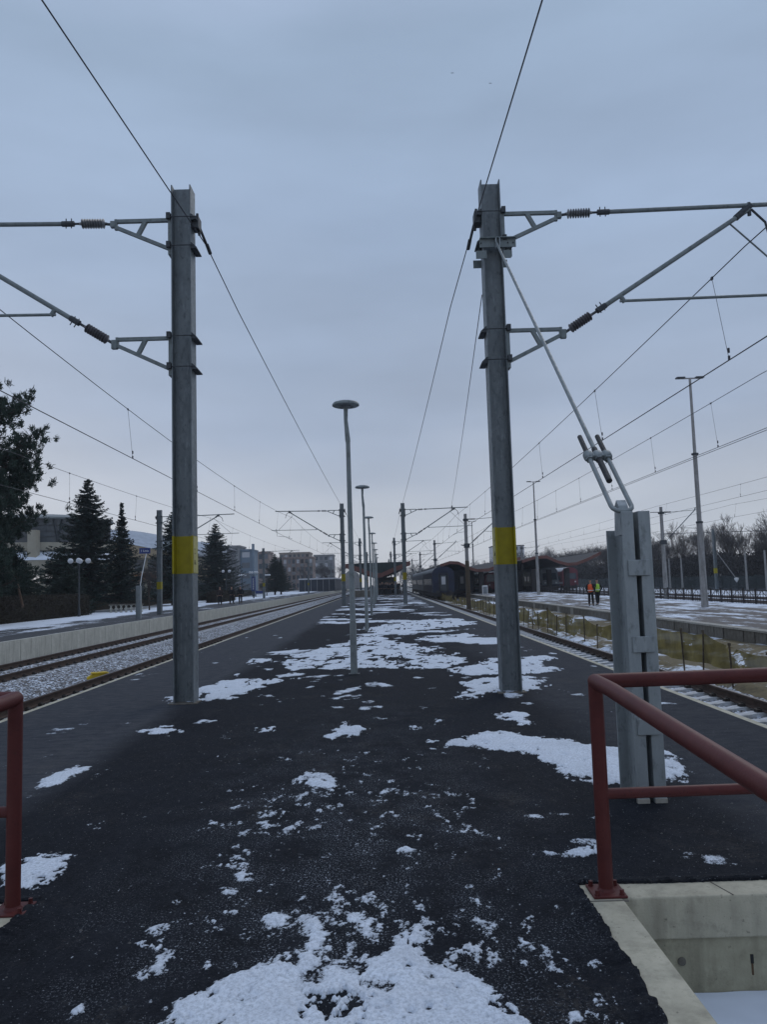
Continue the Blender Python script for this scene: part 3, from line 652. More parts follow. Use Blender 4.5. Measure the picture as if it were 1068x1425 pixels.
mR = mast(1.79, 11.32, 1, 'near right galvanised catenary mast with yellow band, tied to the short anchor post')
ORD = ['second', 'third', 'fourth', 'fifth']
for i, yy in enumerate((57.5, 102.5, 148, 194)):
    copy_tree(mL, (-2.9, yy, 0), '%s catenary mast back in the left platform row' % ORD[i])
    copy_tree(mR, (1.66, yy + 1, 0), '%s catenary mast back in the right platform row' % ORD[i])
# heavier collar that takes the stay on the near right mast
b = MB()
for yy in (-.185, .165): b.box((-.20, yy, 6.53), (.34, yy + .02, 6.66), M_ARM); b.box((-.20, yy - .05, 6.655), (.34, yy + .03, 6.668), M_ARM)
for yy in (-.185, .165): b.box((-.26, yy, 6.36), (-.10, yy + .015, 6.48), M_ARM); b.box((.15, yy, 6.36), (.26, yy + .015, 6.48), M_ARM)
for xx in (-.18, .22, .30): b.tube([(xx, -.2, 6.59), (xx, .2, 6.59)], .012, M_DKMET, 6)
b.box((.03, -.235, 6.50), (.045, -.18, 6.66), M_GALVL); b.box((.085, -.235, 6.50), (.10, -.18, 6.66), M_GALVL)
b.build('stay_collar', None, mR)
for c in kids(mR):
    if c.name.startswith('steady_arm'): bpy.data.objects.remove(c)

# ------------------------------------------------------------------ anchor post and stay
an = thing('anchor_post', (1.86, 5.64, 0), 'short double channel steel anchor post with batten plates behind the red handrail', 'anchor post')
for s in (-1, 1):
    P = [(s*.018, 0), (s*.105, 0), (s*.105, .014), (s*.030, .014), (s*.030, .20), (s*.018, .20)]
    b = MB(); b.prism(P, -.02, 2.07, None, 'z'); bevel(b.build('channel', M_GALVL, an), .003, 1)
    P = [(s*.018, .201), (s*.030, .201), (s*.030, .396), (s*.105, .396), (s*.105, .41), (s*.018, .41)]
    b = MB(); b.prism(P, -.02, 1.955, None, 'z'); bevel(b.build('channel', M_GALVL, an), .003, 1)
    b = MB(); b.box((min(s*.02, s*.105), -.012, 0), (max(s*.02, s*.105), .02, .03)); b.build('foot', M_BOXY if False else M_BLOCK2, an)
for k, zz in enumerate((1.60, 1.05, .47)):
    b = MB(); b.box((-.078, -.014, zz), (.078, -.002, zz + .115)); bevel(b.build('batten_plate', M_GALVL, an), .004)
    b = MB(); b.box((-.078, .412, zz), (.078, .424, zz + .115)); b.build('batten_plate', M_GALVL, an)
b = MB(); b.prism([(.02, 1.9), (.20, 1.9), (.17, 2.12), (.12, 2.165), (.07, 2.12)], -.10, -.03, None, 'x'); b.build('lug', M_GALVL, an)
st = thing('stay_rod', (1.82, 11.1, 6.58), 'long steel stay rod with turnbuckle from the right mast down to the anchor post', 'stay rod')
def rel(x, y, z): return (x - 1.82, y - 11.1, z - 6.58)
lo = Vector((1.795, 5.70, 2.075)); hi = Vector((1.83, 11.08, 6.57)); dn = (hi - lo).normalized()
side = Vector((1, 0, 0)); side = (side - dn * side.dot(dn)).normalized()
yk = lo + dn * .80
rodend = lo + dn * .42
b = MB(); b.tube([rel(*(yk + dn * .02)), rel(*hi)], .018, n=12); b.build('rod', M_GALVP, st, smooth=True)
b = MB(); b.tube([rel(*rodend), rel(*(yk + dn * .12))], .024, n=10); b.build('rod_thread', M_THREAD, st, smooth=True)
loop = []
hw = .075
for i in range(9):
    a = math.pi + math.pi * i / 8; loop.append(lo + dn * (.07 + .07 * math.sin(a)) + side * (hw * math.cos(a)))
b = MB(); b.tube([rel(*(lo + dn * .95 - side * hw))] + [rel(*p) for p in loop] + [rel(*(lo + dn * .95 + side * hw))], .018, n=12); b.build('u_bolt', M_GALVP, st, smooth=True)
b = MB()
for s in (-1, 1): b.tube([rel(*(yk + dn * .0 + side * s * hw)), rel(*(yk + dn * .33 + side * s * hw))], .0205, n=10)
b.build('u_bolt_thread', M_THREAD, st, smooth=True)
b = MB()
for k, off in enumerate((-hw, 0, hw)):
    c = yk + side * off; b.tube([rel(*(c - dn * .035)), rel(*(c - dn * .02)), rel(*(c + dn * .03)), rel(*(c + dn * .045))], [.034, .042, .042, .034], n=14)
b.bar(rel(*(yk - side * hw)), rel(*(yk + side * hw)), .05, .055, None, dn)
for off in (-hw, 0, hw):
    c = yk + side * off - dn * .055; b.tube([rel(*c), rel(*(c + dn * .03))], .034, n=6)
b.build('yoke', M_GALVP, st, smooth=True)

# ------------------------------------------------------------------ overhead wires
def sag(p, q, s, n=14):
    return [(p[0] + (q[0] - p[0]) * i / n, p[1] + (q[1] - p[1]) * i / n, p[2] + (q[2] - p[2]) * i / n - s * 4 * (i / n) * (1 - i / n)) for i in range(n + 1)]
def wire(name, pts, r, label, cat, group=None):
    b = MB(); b.tube(pts, r, n=5, cap=False); o = b.build(name, M_WIRE, fix=False); return tag(o, label, cat, group)
def spans(ys, xz, s):
    pts = []
    for a, c in zip(ys, ys[1:]): pts += sag((xz[0], a, xz[1]), (xz[0], c, xz[1]), s)[: -1]
    return pts + [(xz[0], ys[-1], xz[1])]
SP = (-34, 11.2, 57.5, 102.5, 148, 194)
wire('earth_wire', [(-6.2, -34, 7.6), (-4.3, -10, 7.2), (-3.0, 6.75, 7.07), (-2.58, 11.6, 6.88)] + spans(SP[1:], (-2.62, 6.9), .15)[1:], .0085, 'thin earth wire strung along the tops of the left platform masts', 'wire')
wire('earth_wire', [(1.66, -34, 7.1), (1.62, -10, 6.75), (1.59, 6.5, 6.78), (1.54, 11.4, 6.98)] + spans(SP[1:], (1.46, 6.9), .15)[1:], .0085, 'thin earth wire strung along the tops of the right platform masts', 'wire')
wire('anchor_wire', sag((1.63, 11.4, 5.9), (5.3, 59, 6.9), .25), .007, 'slender slanting anchor wire beside the right mast, with a small insulator bead', 'wire')
o = MB().lathe([(0, -.16), (.035, -.13), (.045, 0), (.035, .13), (0, .16)], None, 10, (0, 0, 0)).build('bead', M_DKMET, bpy.data.objects['anchor_wire']); o.location = (5.0, 54, 6.72); 
def catenary(x, ys, zm, s, zc, drops, label, r1=.009, r2=.010, stag=.2, x2=None):
    t = thing('overhead_line', (x, 0, 0), label, 'overhead line', 'overhead lines')
    pm_ = spans(ys, (0, zm), s); b = MB(); b.tube(pm_, r1, n=5, cap=False); b.build('messenger_wire', M_WIRE, t, fix=False)
    cp = [(stag * (1 if i % 2 else -1), y, zc) for i, y in enumerate(ys)]
    b = MB(); b.tube(cp, r2, n=5, cap=False)
    b.build('contact_wire', M_WIRE, t, fix=False)
    if x2 is not None: b = MB(); b.tube([(px_ + x2, y, z) for px_, y, z in cp], r2, n=5, cap=False); b.build('contact_wire', M_WIRE, t, fix=False)
    Y = [p[1] for p in pm_]; Z = [p[2] for p in pm_]
    for y in drops:
        z = float(np.interp(y, Y, Z)); cx = float(np.interp(y, [p[1] for p in cp], [p[0] for p in cp]))
        b = MB(); b.tube([(0, y, z), (cx, y, zc)], .0042, n=4); b.box((cx - .012, y - .02, zc + .0), (cx + .012, y + .02, zc + .07)); b.box((cx - .014, y - .014, zc + .12), (cx + .014, y + .014, zc + .2)); b.box((-.012, y - .03, z - .03), (.012, y + .03, z + .02))
        b.build('dropper', M_WIRE, t, fix=False)
    return t
catenary(-6.54, SP, 6.62, .48, 5.02, [19.97 + 7.3 * k for k in range(22)], 'overhead line above the nearer left track')
catenary(5.56, SP, 6.45, .20, 5.05, [12.35 + 7.1 * k for k in range(22)], 'overhead line above the right hand track')
catenary(-11.05, (-40, 5, 51, 106, 160, 214), 6.15, .32, 4.76, [27.4 + 7.55 * k for k in range(14)], 'overhead line above the farther left track', .008, .009)
catenary(10.1, (-25, 20, 65, 105, 145, 185), 6.78, .18, 5.38, [23.1 + 5.3 * k for k in range(20)], 'overhead line with twin contact wires above the netted trench', .009, .009, .15, .16)
catenary(23.2, (-30, 20, 65, 131, 190), 7.35, .10, 6.45, [43 + 6.5 * k for k in range(16)], 'overhead line high above the yard beyond the right platform', .010, .010)
catenary(29.5, (-30, 20, 65, 131, 190), 7.3, .25, 6.2, [50 + 7 * k for k in range(14)], 'farthest overhead line at the right edge, low over the trees', .010, .010)

# ------------------------------------------------------------------ platform lamps
def lamp(label):
    t = thing('platform_lamp', (-.56, 14.06, 0), label, 'lamp post', 'disc lamps along the middle of the platform')
    b = MB(); b.tube([(0, 0, 0), (0, 0, .9), (0, 0, .93), (-.005, 0, 4.22)], [.062, .060, .052, .040], n=16); b.build('pole', M_GALVP, t, smooth=True)
    b = MB(); b.tube([(-.005, 0, 4.20), (-.01, 0, 4.26), (-.035, 0, 4.60), (-.03, 0, 4.86)], [.048, .048, .036, .042], n=14); b.build('neck', M_GALVP, t, smooth=True)
    b = MB(); b.lathe([(0, 4.96), (.14, 4.955), (.225, 4.93), (.25, 4.90), (.25, 4.875), (.225, 4.862), (.15, 4.858), (.14, 4.872), (0, 4.872)], None, 32, (-.03, 0, 0)); h = b.build('lamp_head', M_GALVP, t, smooth=True)
    b = MB(); b.lathe([(0, 4.852), (.085, 4.852), (.10, 4.862), (.10, 4.874)], None, 24, (-.03, 0, 0)); b.build('lens', M_INS, h, smooth=True)
    b = MB(); b.box((-.045, -.066, .55), (.045, -.052, .95)); b.build('hatch', M_GALVP, t)
    b = MB(); b.box((-.10, -.10, .0), (.10, .10, .012)); b.build('base_plate', M_DKMET, t)
    return t
l0 = lamp('nearest disc lamp post, tall in the middle of the platform')
for k, yy in enumerate((26.4, 38.8, 51.3, 63.8, 76.2, 88.6, 100.5)):
    copy_tree(l0, (-.58 - k * .02, yy, 0), '%s disc lamp post from the front in the middle row' % ['second', 'third', 'fourth', 'fifth', 'sixth', 'seventh', 'eighth'][k], rz=R(k * 37))

# ------------------------------------------------------------------ snow lying on the platform (real relief, thin at its rim)
POLY = {
 'big':[(-0.94,2.88),(-0.89,3.04),(-0.85,3.21),(-0.74,3.36),(-0.62,3.45),(-0.48,3.57),(-0.35,3.68),(-0.31,3.53),(-0.24,3.45),(-0.12,3.46),(-0.01,3.59),(0.09,3.78),(0.15,3.75),(0.13,3.5),(0.24,3.38),(0.34,3.29),(0.36,3.16),(0.45,3.06),(0.5,2.96),(0.57,2.76),(0.41,2.34),(-0.63,2.38)],
 'anchor':[(0.4,7.99),(0.45,7.64),(0.69,7.67),(1.03,7.56),(1.28,7.43),(1.39,6.84),(1.49,6.38),(1.6,6.17),(1.84,6.14),(2.25,6.18),(2.41,6.46),(2.6,7.09),(2.52,7.25),(2.23,7.45),(1.87,7.91),(1.47,8.08),(1.22,8.39),(0.9,8.21),(0.66,8.02)],
 'rmast':[(1.0,10.8),(1.31,11.75),(1.15,12.29),(1.5,12.84),(1.94,13.02),(2.35,13.02),(2.35,11.76),(1.98,11.3),(1.65,11.15),(1.28,11.02)],
 'rstrip':[(1.09,13.98),(1.56,15.06),(2.43,16.23),(3.33,16.26),(3.37,15.63),(2.81,15.1),(3.13,13.88),(2.81,13.52),(2.35,13.32),(1.26,13.39)],
 'lamp':[(-2.23,16.15),(-2.27,18.23),(-1.88,19.45),(-1.26,21.03),(-0.83,24.25),(-0.36,25.79),(0.09,22.33),(0.97,19.5),(1.64,17.31),(1.74,15.41),(1.11,14.56),(0.32,14.77),(-0.23,14.92),(-0.62,14.54),(-1.34,15.23),(-1.84,14.75)],
 'lmast':[(-3.24,11.67),(-3.06,12.56),(-2.81,13.59),(-2.35,13.78),(-1.64,13.61),(-1.74,12.96),(-2.11,12.35),(-2.27,11.47),(-2.63,11.2),(-3.04,11.21)],
 's1':[(-2.79,9.03),(-2.64,9.27),(-2.41,8.97),(-2.46,8.65)],
 's2':[(-2.96,6.76),(-2.97,7.0),(-2.86,7.37),(-2.77,7.11),(-2.8,6.74),(-2.87,6.63)],
 'lrail':[(-2.33,4.83),(-2.15,4.98),(-2.01,4.9),(-1.88,4.77),(-1.88,4.59),(-1.94,4.49),(-1.98,4.43),(-2.15,4.46)],
 's3':[(-0.87,6.62),(-0.74,6.78),(-0.6,6.89),(-0.42,6.57),(-0.34,6.27),(-0.46,6.2),(-0.65,6.44),(-0.79,6.45)],
 's4':[(1.34,9.16),(1.54,9.63),(1.67,9.45),(1.6,8.75),(1.42,8.91)],
 's5':[(0.93,4.69),(1.06,4.73),(1.25,4.79),(1.21,4.64),(1.06,4.63)],
 'b1':[(-0.88,27.22),(0.15,30.95),(2.01,33.43),(3.52,30.64),(3.11,28.25),(1.57,26.41),(-0.35,25.42)],
 'b2':[(1.15,23.06),(2.32,24.17),(2.79,22.96),(2.06,21.52),(1.27,21.57)],
 's6':[(-0.65,8.53),(-0.49,9.1),(-0.33,8.89),(-0.3,8.47),(-0.46,8.5),(-0.58,8.07)],
 's7':[(-0.97,4.84),(-0.88,4.83),(-0.83,4.65),(-0.77,4.42),(-0.82,4.18),(-0.9,4.28),(-0.85,4.54)],
 's8':[(-1.19,3.87),(-1.1,3.9),(-1.06,3.71),(-0.96,3.47),(-1.01,3.33),(-1.06,3.36),(-1.05,3.51),(-1.13,3.72)],
 's9':[(-0.62,3.95),(-0.51,3.97),(-0.49,3.78),(-0.57,3.83)],
 's10':[(-1.3,3.11),(-1.26,3.18),(-1.2,3.19),(-1.21,3.13),(-1.26,3.08)],
 's11':[(0.31,5.12),(0.39,5.26),(0.42,5.14),(0.36,5.08)],
 's12':[(0.07,4.81),(0.16,4.86),(0.19,4.78),(0.11,4.74)],
 's13':[(0.34,3.63),(0.38,3.65),(0.38,3.48),(0.36,3.39),(0.34,3.42)],
 's14':[(-0.4,3.82),(-0.38,4.02),(-0.32,3.74),(-0.33,3.63),(-0.38,3.65)],
 's15':[(-0.25,3.97),(-0.2,4.0),(-0.13,3.8),(-0.06,3.72),(-0.09,3.61),(-0.19,3.73)],
 's16':[(-1.09,3.94),(-1.09,4.13),(-1.01,4.0),(-1.06,3.91)],
 's17':[(-1.51,9.04),(-1.3,9.05),(-1.3,8.71),(-1.42,8.73)],
 's18':[(0.29,8.88),(0.59,9.15),(0.48,8.72),(0.3,8.62)],
 's19':[(-2.67,13.86),(-3.11,17.8),(-2.6,17.31),(-2.52,16.09),(-2.93,16.35)],
}
SNOWLAB = {'big': 'big trampled snow patch in the foreground, bottom centre', 'anchor': 'long snow patch in front of the anchor post, behind the red rail post',
 'rmast': 'snow patch round the foot of the near right mast', 'rstrip': 'thin pointed snow strip just behind the near right mast', 'lamp': 'wide broken snow patch around the nearest lamp post',
 'lmast': 'snow patch reaching right from the foot of the near left mast', 's1': 'small snow spot to the front left of the near left mast', 's2': 'small elongated snow patch near the left track edge',
 'lrail': 'snow patch behind the left red rail post', 's3': 'ring shaped snow spot alone in the middle of the asphalt', 's4': 'small snow spot in front of the near right mast',
 's5': 'thin snow strip just left of the right rail post', 'b1': 'broad snow band beside the second lamp post', 'b2': 'narrow snow sliver between second lamp and right mast', 's6': 'loose snow spots ahead of the nearest lamp post'}
def sdist(px_, py_, poly):
    d = np.full(px_.shape, 1e9); ins = np.zeros(px_.shape, bool); n = len(poly)
    for i in range(n):
        ax, ay = poly[i]; bx_, by_ = poly[(i + 1) % n]
        ex, ey = bx_ - ax, by_ - ay; t = np.clip(((px_ - ax) * ex + (py_ - ay) * ey) / (ex * ex + ey * ey + 1e-12), 0, 1)
        d = np.minimum(d, np.hypot(px_ - ax - t * ex, py_ - ay - t * ey))
        c = ((ay > py_) != (by_ > py_)); c &= px_ < (bx_ - ax) * (py_ - ay) / ((by_ - ay) if by_ != ay else 1e-12) + ax; ins ^= c
    return np.where(ins, d, -d)
ys = [2.25]
while ys[-1] < 103: ys.append(ys[-1] + min(.5, max(.010, ys[-1] ** 2 * .00055)))
names = list(POLY); polylist = [POLY[k] for k in names]
cells = {}
def row_pts(y):
    dx = max(.0085, y * .0016); x0, x1 = (PL + .02, PR - .02) if y > WY + .1 else (LX1 + .03, WX0 - .04)
    n = int((x1 - x0) / dx); return np.linspace(x0, x1, n)
# regular blocks: within a block of rows the x samples are the same
blocks = []; cur = []; NX = None
for y in ys:
    k = (y > WY + .1, int(math.log(max(y, 2.3) / 2.2) * 7))
    if cur and k != cur[0]: blocks.append(cur[1]); last = cur[1][-1]; cur = [k, [last] if k[0] == cur[0][0] else [last]]
    if not cur: cur = [k, []]
    cur[1].append(y)
blocks.append(cur[1])
buckets = {}
for rows in blocks:
    ym = rows[-1] if rows[-1] > WY + .1 else rows[0]
    xs = row_pts(rows[-1]) if rows[-1] > WY + .1 and rows[0] >= WY - .2 else row_pts(rows[0])
    if len(rows) < 2: continue
    X, Y = np.meshgrid(xs, np.array(rows))
    best = np.full(X.shape, -9.0); who = np.full(X.shape, -1)
    for k, pl in enumerate(polylist):
        xs_ = [p[0] for p in pl]; ys_ = [p[1] for p in pl]
        far = max(.25, min(1.2, (max(ys_) - min(ys_)) * .3))
        if max(ys_) + far < Y.min() or min(ys_) - far > Y.max(): continue
        sd = sdist(X, Y, pl); u = sd > best; best = np.where(u, sd, best); who = np.where(u, k, who)
    near = np.clip(Y / 9.0, .35, 2.2)
    w1 = np.clip((Y - 5) / 3, 0, 1); w2 = np.clip((Y - 11) / 5, 0, 1)
    nse = ((fbm(X * 10, Y * 8, 5, 1, .7) - .5) * (1 - w1) + (fbm(X * 5.5, Y * 4.2, 5, 3, .68) - .5) * w1) * (1 - w2) + (fbm(X * 2.8, Y * 1.9, 5, 6, .68) - .5) * w2
    small = np.isin(who, [i for i, k in enumerate(names) if k not in SNOWLAB])
    isbig = np.isin(who, [names.index('big'), names.index('anchor'), names.index('lmast'), names.index('lrail'), names.index('rmast')])
    D = np.minimum(best, np.where(isbig, .20, .10 * near)) + nse * .55 * near * np.where(isbig, 1.15, 1) + np.where(small, -.008, np.where(who == names.index('lamp'), -.035, .022)) * near
    # worn holes and streaks inside the patches
    hole = fbm(X * 14, Y * 10, 4, 11, .6) * (1 - w1) + fbm(X * 7, Y * 4, 4, 12, .6) * w1
    D = D - np.where((hole > .61), (hole - .61) * 2.6, 0) * near
    dirty = np.exp(-(((X + .20) / .17) ** 2 + ((Y - 3.12) / .13) ** 2)); D = D - dirty * np.clip(fbm(X * 26, Y * 20, 4, 21, .7) - .36, 0, 1) * 1.6
    for gx0, gx1 in ((-.14, -.135), (-.47, -.62), (-.52, -.69), (.055, -.02), (-.31, -.36)):     # wheel lines drawn through the snow
        gxx = gx0 + (gx1 - gx0) * (3.5 - Y) / .8
        D = D - .055 * np.exp(-((X - gxx) / .0045) ** 2) * (Y < 3.7) * (fbm(X * 2, Y * 7, 3, 31) > .38)
    # crumbs scattered down the walked middle
    W = np.exp(-((X + .15 + .1 * (Y - 4)) / (.65 + .08 * Y)) ** 2) * np.clip((9.5 - Y) / 3.5, 0, 1)
    W = W * (.55 + .45 * np.clip((4.6 - Y) / .8, 0, 1))
    cr_ = fbm(X * 14, Y * 9, 5, 41, .7); cl = fbm(X * 1.9, Y * 1.5, 3, 51)
    C = (cr_ - .742 + .15 * W + .34 * (cl - .5) - .12 * ((X > .95) & (Y < 7)) - .06 * (W < .25)) * .20
    C = np.where(Y < 10, C, -1) - .1 * ((X > .9) & (Y < 6.2))
    sp = fbm(X * 30, Y * 24, 2, 61); C2 = (sp - .875 + .10 * W) * .12; C2 = np.where(Y < 12, C2, -1)
    # bands of thin snow farther along the platform
    lat = np.clip((X + 3.4) / 1.4, 0, 1) * np.clip((3.5 - X) / .8, 0, 1)
    F_ = fbm(X * .42, Y * .50, 6, 71, .66)
    G = (F_ - .645 + .085 * lat + .02 * np.clip((Y - 20) / 30, 0, 1) - .3 * (1 - np.clip(lat * 3, 0, 1))) * 1.2 - .25 * (Y < 18.5)
    G2 = np.where((Y > 9) & (Y < 26), (fbm(X * 2.6, Y * 1.9, 4, 81, .6) - .74 + .05 * np.exp(-(X / 2) ** 2)) * .5, -1)
    other = np.maximum(np.maximum(C, C2), np.maximum(G, G2))
    who = np.where(other > D, -1, who); D = np.maximum(D, other)
    hm = np.where(who >= 0, .022, .010)
    Z = np.clip(D * .20, -.03, 1); Z = np.where(Z > 0, hm * (1 - np.exp(-Z / hm * 1.3)), Z)
    Z = Z + np.where(Z > .004, (fbm(X * 12, Y * 12, 4, 91, .6) - .5) * .014, 0)
    Z = np.where(Y < 9, Z - np.where(Z > .008, np.clip(fbm(X * 7, Y * 4.5, 2, 95) - .60, 0, .2) * .07, 0), Z)   # prints trodden into it
    keep = np.maximum(np.maximum(Z[:-1, :-1], Z[1:, :-1]), np.maximum(Z[:-1, 1:], Z[1:, 1:])) > 0.0008
    J, I = np.nonzero(keep); nx = X.shape[1]
    wk = who[:-1, :-1]
    for w in np.unique(wk[J, I]):
        sel = wk[J, I] == w; j = J[sel]; i = I[sel]
        key = names[w] if w >= 0 and names[w] in SNOWLAB else 'crumbs'
        Q = np.stack([j * nx + i, j * nx + i + 1, (j + 1) * nx + i + 1, (j + 1) * nx + i], 1)
        uq, inv = np.unique(Q.ravel(), return_inverse=True)
        P = np.stack([X.ravel()[uq], Y.ravel()[uq], Z.ravel()[uq]], 1)
        buckets.setdefault(key, []).append((P, inv.reshape(-1, 4)))
for key, lst in buckets.items():
    off = 0; PV = []; FV = []
    for P, q in lst: PV.append(P); FV.append(q + off); off += len(P)
    PV = np.concatenate(PV); FV = np.concatenate(FV)
    me = bpy.data.meshes.new('snow'); me.from_pydata(PV.tolist(), [], FV.tolist()); me.materials.append(M_SNOW); me.update(); me.polygons.foreach_set('use_smooth', [True] * len(me.polygons))
    o = bpy.data.objects.new('snow_patch' if key != 'crumbs' else 'scattered_snow', me); COL.objects.link(o)
    if key == 'crumbs': tag(o, 'scattered crumbs and thin bands of snow over the dark asphalt', 'snow', kind='stuff')
    else: tag(o, SNOWLAB[key], 'snow patch', 'snow patches on the platform')

# ------------------------------------------------------------------ yellow net fence along the trench
nf = thing('net_fence', (7.75, 0, 0), 'sagging yellow safety net on rusty posts between the right track and the trench', 'net fence')
rnd = random.Random(12); py = [12.6, 14.3, 15.9, 17.5, 19.2, 20.3, 22.2, 24.3, 26.8, 28.5, 30.2, 33.3]
while py[-1] < 150: py.append(py[-1] + rnd.uniform(1.4, 2.3))
tops = []
for i, y in enumerate(py):
    h = rnd.uniform(.62, .98); dx = rnd.uniform(-.06, .06); lean = rnd.uniform(-.06, .06)
    b = MB(); b.tube([(dx, y, -1.15), (dx + lean, y + rnd.uniform(-.05, .05), -.78 + h)], .021, n=6); b.tube([(dx + lean, y, -.80 + h), (dx + lean, y, -.74 + h)], .034, n=6); b.build('post', M_NETPOST, nf); tops.append((dx + lean, y, -.80 + h))
V = []; F = []; NV = 8; cnt = 0
for a, c in zip(tops, tops[1:]):
    ns = 8; sg = rnd.uniform(.02, .10); gap = a[1] > 30 and rnd.random() < .22
    for i in range(ns + 1):
        t = i / ns; x = a[0] + (c[0] - a[0]) * t; y = a[1] + (c[1] - a[1]) * t; zt = a[2] + (c[2] - a[2]) * t - sg * math.sin(math.pi * t) - .03
        zb = (-.66 if y < 32 else -.85) + .14 * float(vnoise(np.array([y * .9]), np.array([2.]), 4)[0])
        if gap: zt = zb + .25 + .1 * t
        for j in range(NV + 1):
            s = j / NV; V.append((x + .05 + .05 * math.sin(y * 5 + s * 4) * (1 - s), y, zb + (zt - zb) * s))
    for i in range(ns):
        for j in range(NV): k = cnt + i * (NV + 1) + j; F.append((k, k + NV + 1, k + NV + 2, k + 1))
    cnt += (ns + 1) * (NV + 1)
q = MB(); q.add(V, F, M_NET); q.build('net', None, nf, smooth=True, fix=False)
for k in range(9):   # drifts and clods of dug soil under the net
    rnd = random.Random(50 + k); y0 = 13 + k * 3.1
    V = []; F = []; nx, ny = 10, 22
    for j in range(ny + 1):
        for i in range(nx + 1):
            X = 7.45 + 1.0 * i / nx + .1 * math.sin(k); Y = y0 + 2.9 * j / ny; e = math.sin(math.pi * i / nx) * math.sin(math.pi * j / ny)
            V.append((X, Y, -1.02 + .20 * e * (0.6 + float(fbm(np.array([X * 4]), np.array([Y * 3]), 3, k)[0]))))
    for j in range(ny):
        for i in range(nx): a = j * (nx + 1) + i; F.append((a, a + 1, a + nx + 2, a + nx + 1))
    q = MB(); q.add(V, F); o = q.build('snow_drift', M_TRENCH, smooth=True, fix=False); tag(o, ('nearest', 'second nearest', 'third nearest', 'fourth nearest', 'middle', 'fourth farthest', 'third farthest', 'second farthest', 'farthest')[k] + ' low bank of snow and dug earth under the yellow net fence', 'snow bank', 'snow banks under the net fence')

# ------------------------------------------------------------------ right hand masts, fences
def tall_mast(x, y, label, H=13.3):
    t = thing('floodlight_mast', (x, y, -.3), label, 'floodlight mast', 'tall floodlight masts on the right platform')
    b = MB(); b.tube([(0, 0, 0), (0, 0, 4.9)], [.20, .165], n=12); b.build('lower_shaft', M_POLEC, t, smooth=True)
    b = MB(); b.tube([(0, 0, 4.85), (0, 0, 8.85)], [.13, .12], n=12); b.tube([(0, 0, 8.8), (0, 0, H)], [.095, .07], n=12); b.build('upper_shaft', M_POLEC, t, smooth=True)
    b = MB()
    for z in (4.85, 8.82): b.lathe([(.12, z - .07), (.20, z - .05), (.20, z + .05), (.12, z + .07)], None, 12)
    b.build('collar', M_DKMET, t)
    b = MB(); b.bar((-.55, 0, H), (.55, 0, H), .07, .07); b.build('crossbar', M_POLEC, t)
    for s in (-1, 1):
        b = MB(); b.box((s * .56 - .24, -.16, H + .0), (s * .56 + .24, .16, H + .08)); b.build('floodlight', M_DKMET, t)
    return t
t0 = tall_mast(18.33, 44.5, 'nearest tall floodlight mast standing on the snowy right platform')
copy_tree(t0, (18.15, 91, -.3), 'second tall floodlight mast, farther back on the right platform')
copy_tree(t0, (17.6, 150, -.3), 'farthest floodlight mast, behind the far canopy')
def concrete_mast(x, y, z0, label, H=7.85, arm=1, dark=True, grp='old concrete masts beyond the right track'):
    t = thing('concrete_mast', (x, y, z0), label, 'concrete mast', grp)
    b = MB(); b.tube([(0, 0, 3.9), (0, 0, H)], [.155, .13], n=12); b.build('upper_shaft', M_POLEC, t, smooth=True)
    b = MB(); b.tube([(0, 0, -.4), (0, 0, 2.6), (0, 0, 3.9)], [.20, .19, .17], n=12); b.build('lower_shaft', M_NETPOST if dark else M_POLEC, t, smooth=True)
    b = MB(); b.box((-.20, -.2, H - .6), (.22, .2, H - .42)); b.box((-.20, -.2, 5.0), (.26, .2, 5.35)); b.tube([(-.45, 0, 5.25), (-.2, 0, 5.2)], .04); b.build('clamp', M_DKMET, t)
    insulator(t, (arm * .22, 0, H - .45), (arm * .85, 0, H - .45), M_INSB)
    b = MB(); b.tube([(arm * .84, 0, H - .45), (arm * 3.1, 0, H - .32)], .022, n=8); b.build('top_tie', M_ARM, t)
    p0 = Vector((arm * .25, 0, 5.25)); p1 = Vector((arm * 2.85, 0, H - .33)); d = (p1 - p0).normalized()
    insulator(t, p0 + d * .4, p0 + d * 1.0, M_INSB)
    b = MB(); b.tube([p0, p0 + d * .42], .025, n=8); b.tube([p0 + d * .98, p1], .04, n=8); b.tube([p1 - Vector((0,0,.0)), p1 + Vector((arm*.05, 0, .2))], .05, n=6); b.build('diagonal_tube', M_ARM, t)
    b = MB(); b.tube([(arm * 1.55, 0, 6.35), (arm * 3.4, 0, 6.25)], .02, n=6); b.tube([(arm * 3.3, 0, 6.25), (arm * 3.3, 0, 6.0), (arm * 2.9, 0, 5.85)], .015, n=6); b.build('registration_tube', M_ARM, t)
    return t
c0 = concrete_mast(7.1, 65, -.65, 'nearest concrete mast with rusty lower half, just left of the near right mast')
copy_tree(c0, (7.15, 105, -.65), 'second concrete mast beside the front of the blue coach'); copy_tree(c0, (7.1, 145, -.65), 'third concrete mast beside the side of the blue coach'); copy_tree(c0, (7.1, 185, -.65), 'farthest concrete mast of the row by the blue coach')
c1 = concrete_mast(23.6, 65, -.85, 'grey concrete mast with brown insulators just right of the anchor post', H=8.15, dark=False, grp='grey concrete masts beyond the right platform')
copy_tree(c1, (23.6, 131, -.85), 'smaller grey concrete mast seen right of the yellow band of the near right mast')
copy_tree(c1, (37.5, 118, -.85), 'grey concrete mast standing before the wavy canopy tip', group='grey concrete masts beyond the right platform')
# extra thin insulator on the other side of the first one
b = MB(); b.box((-.9, -.03, 7.68), (-.2, .03, 7.74)); b.build('tie_stub', M_INSB, c1)
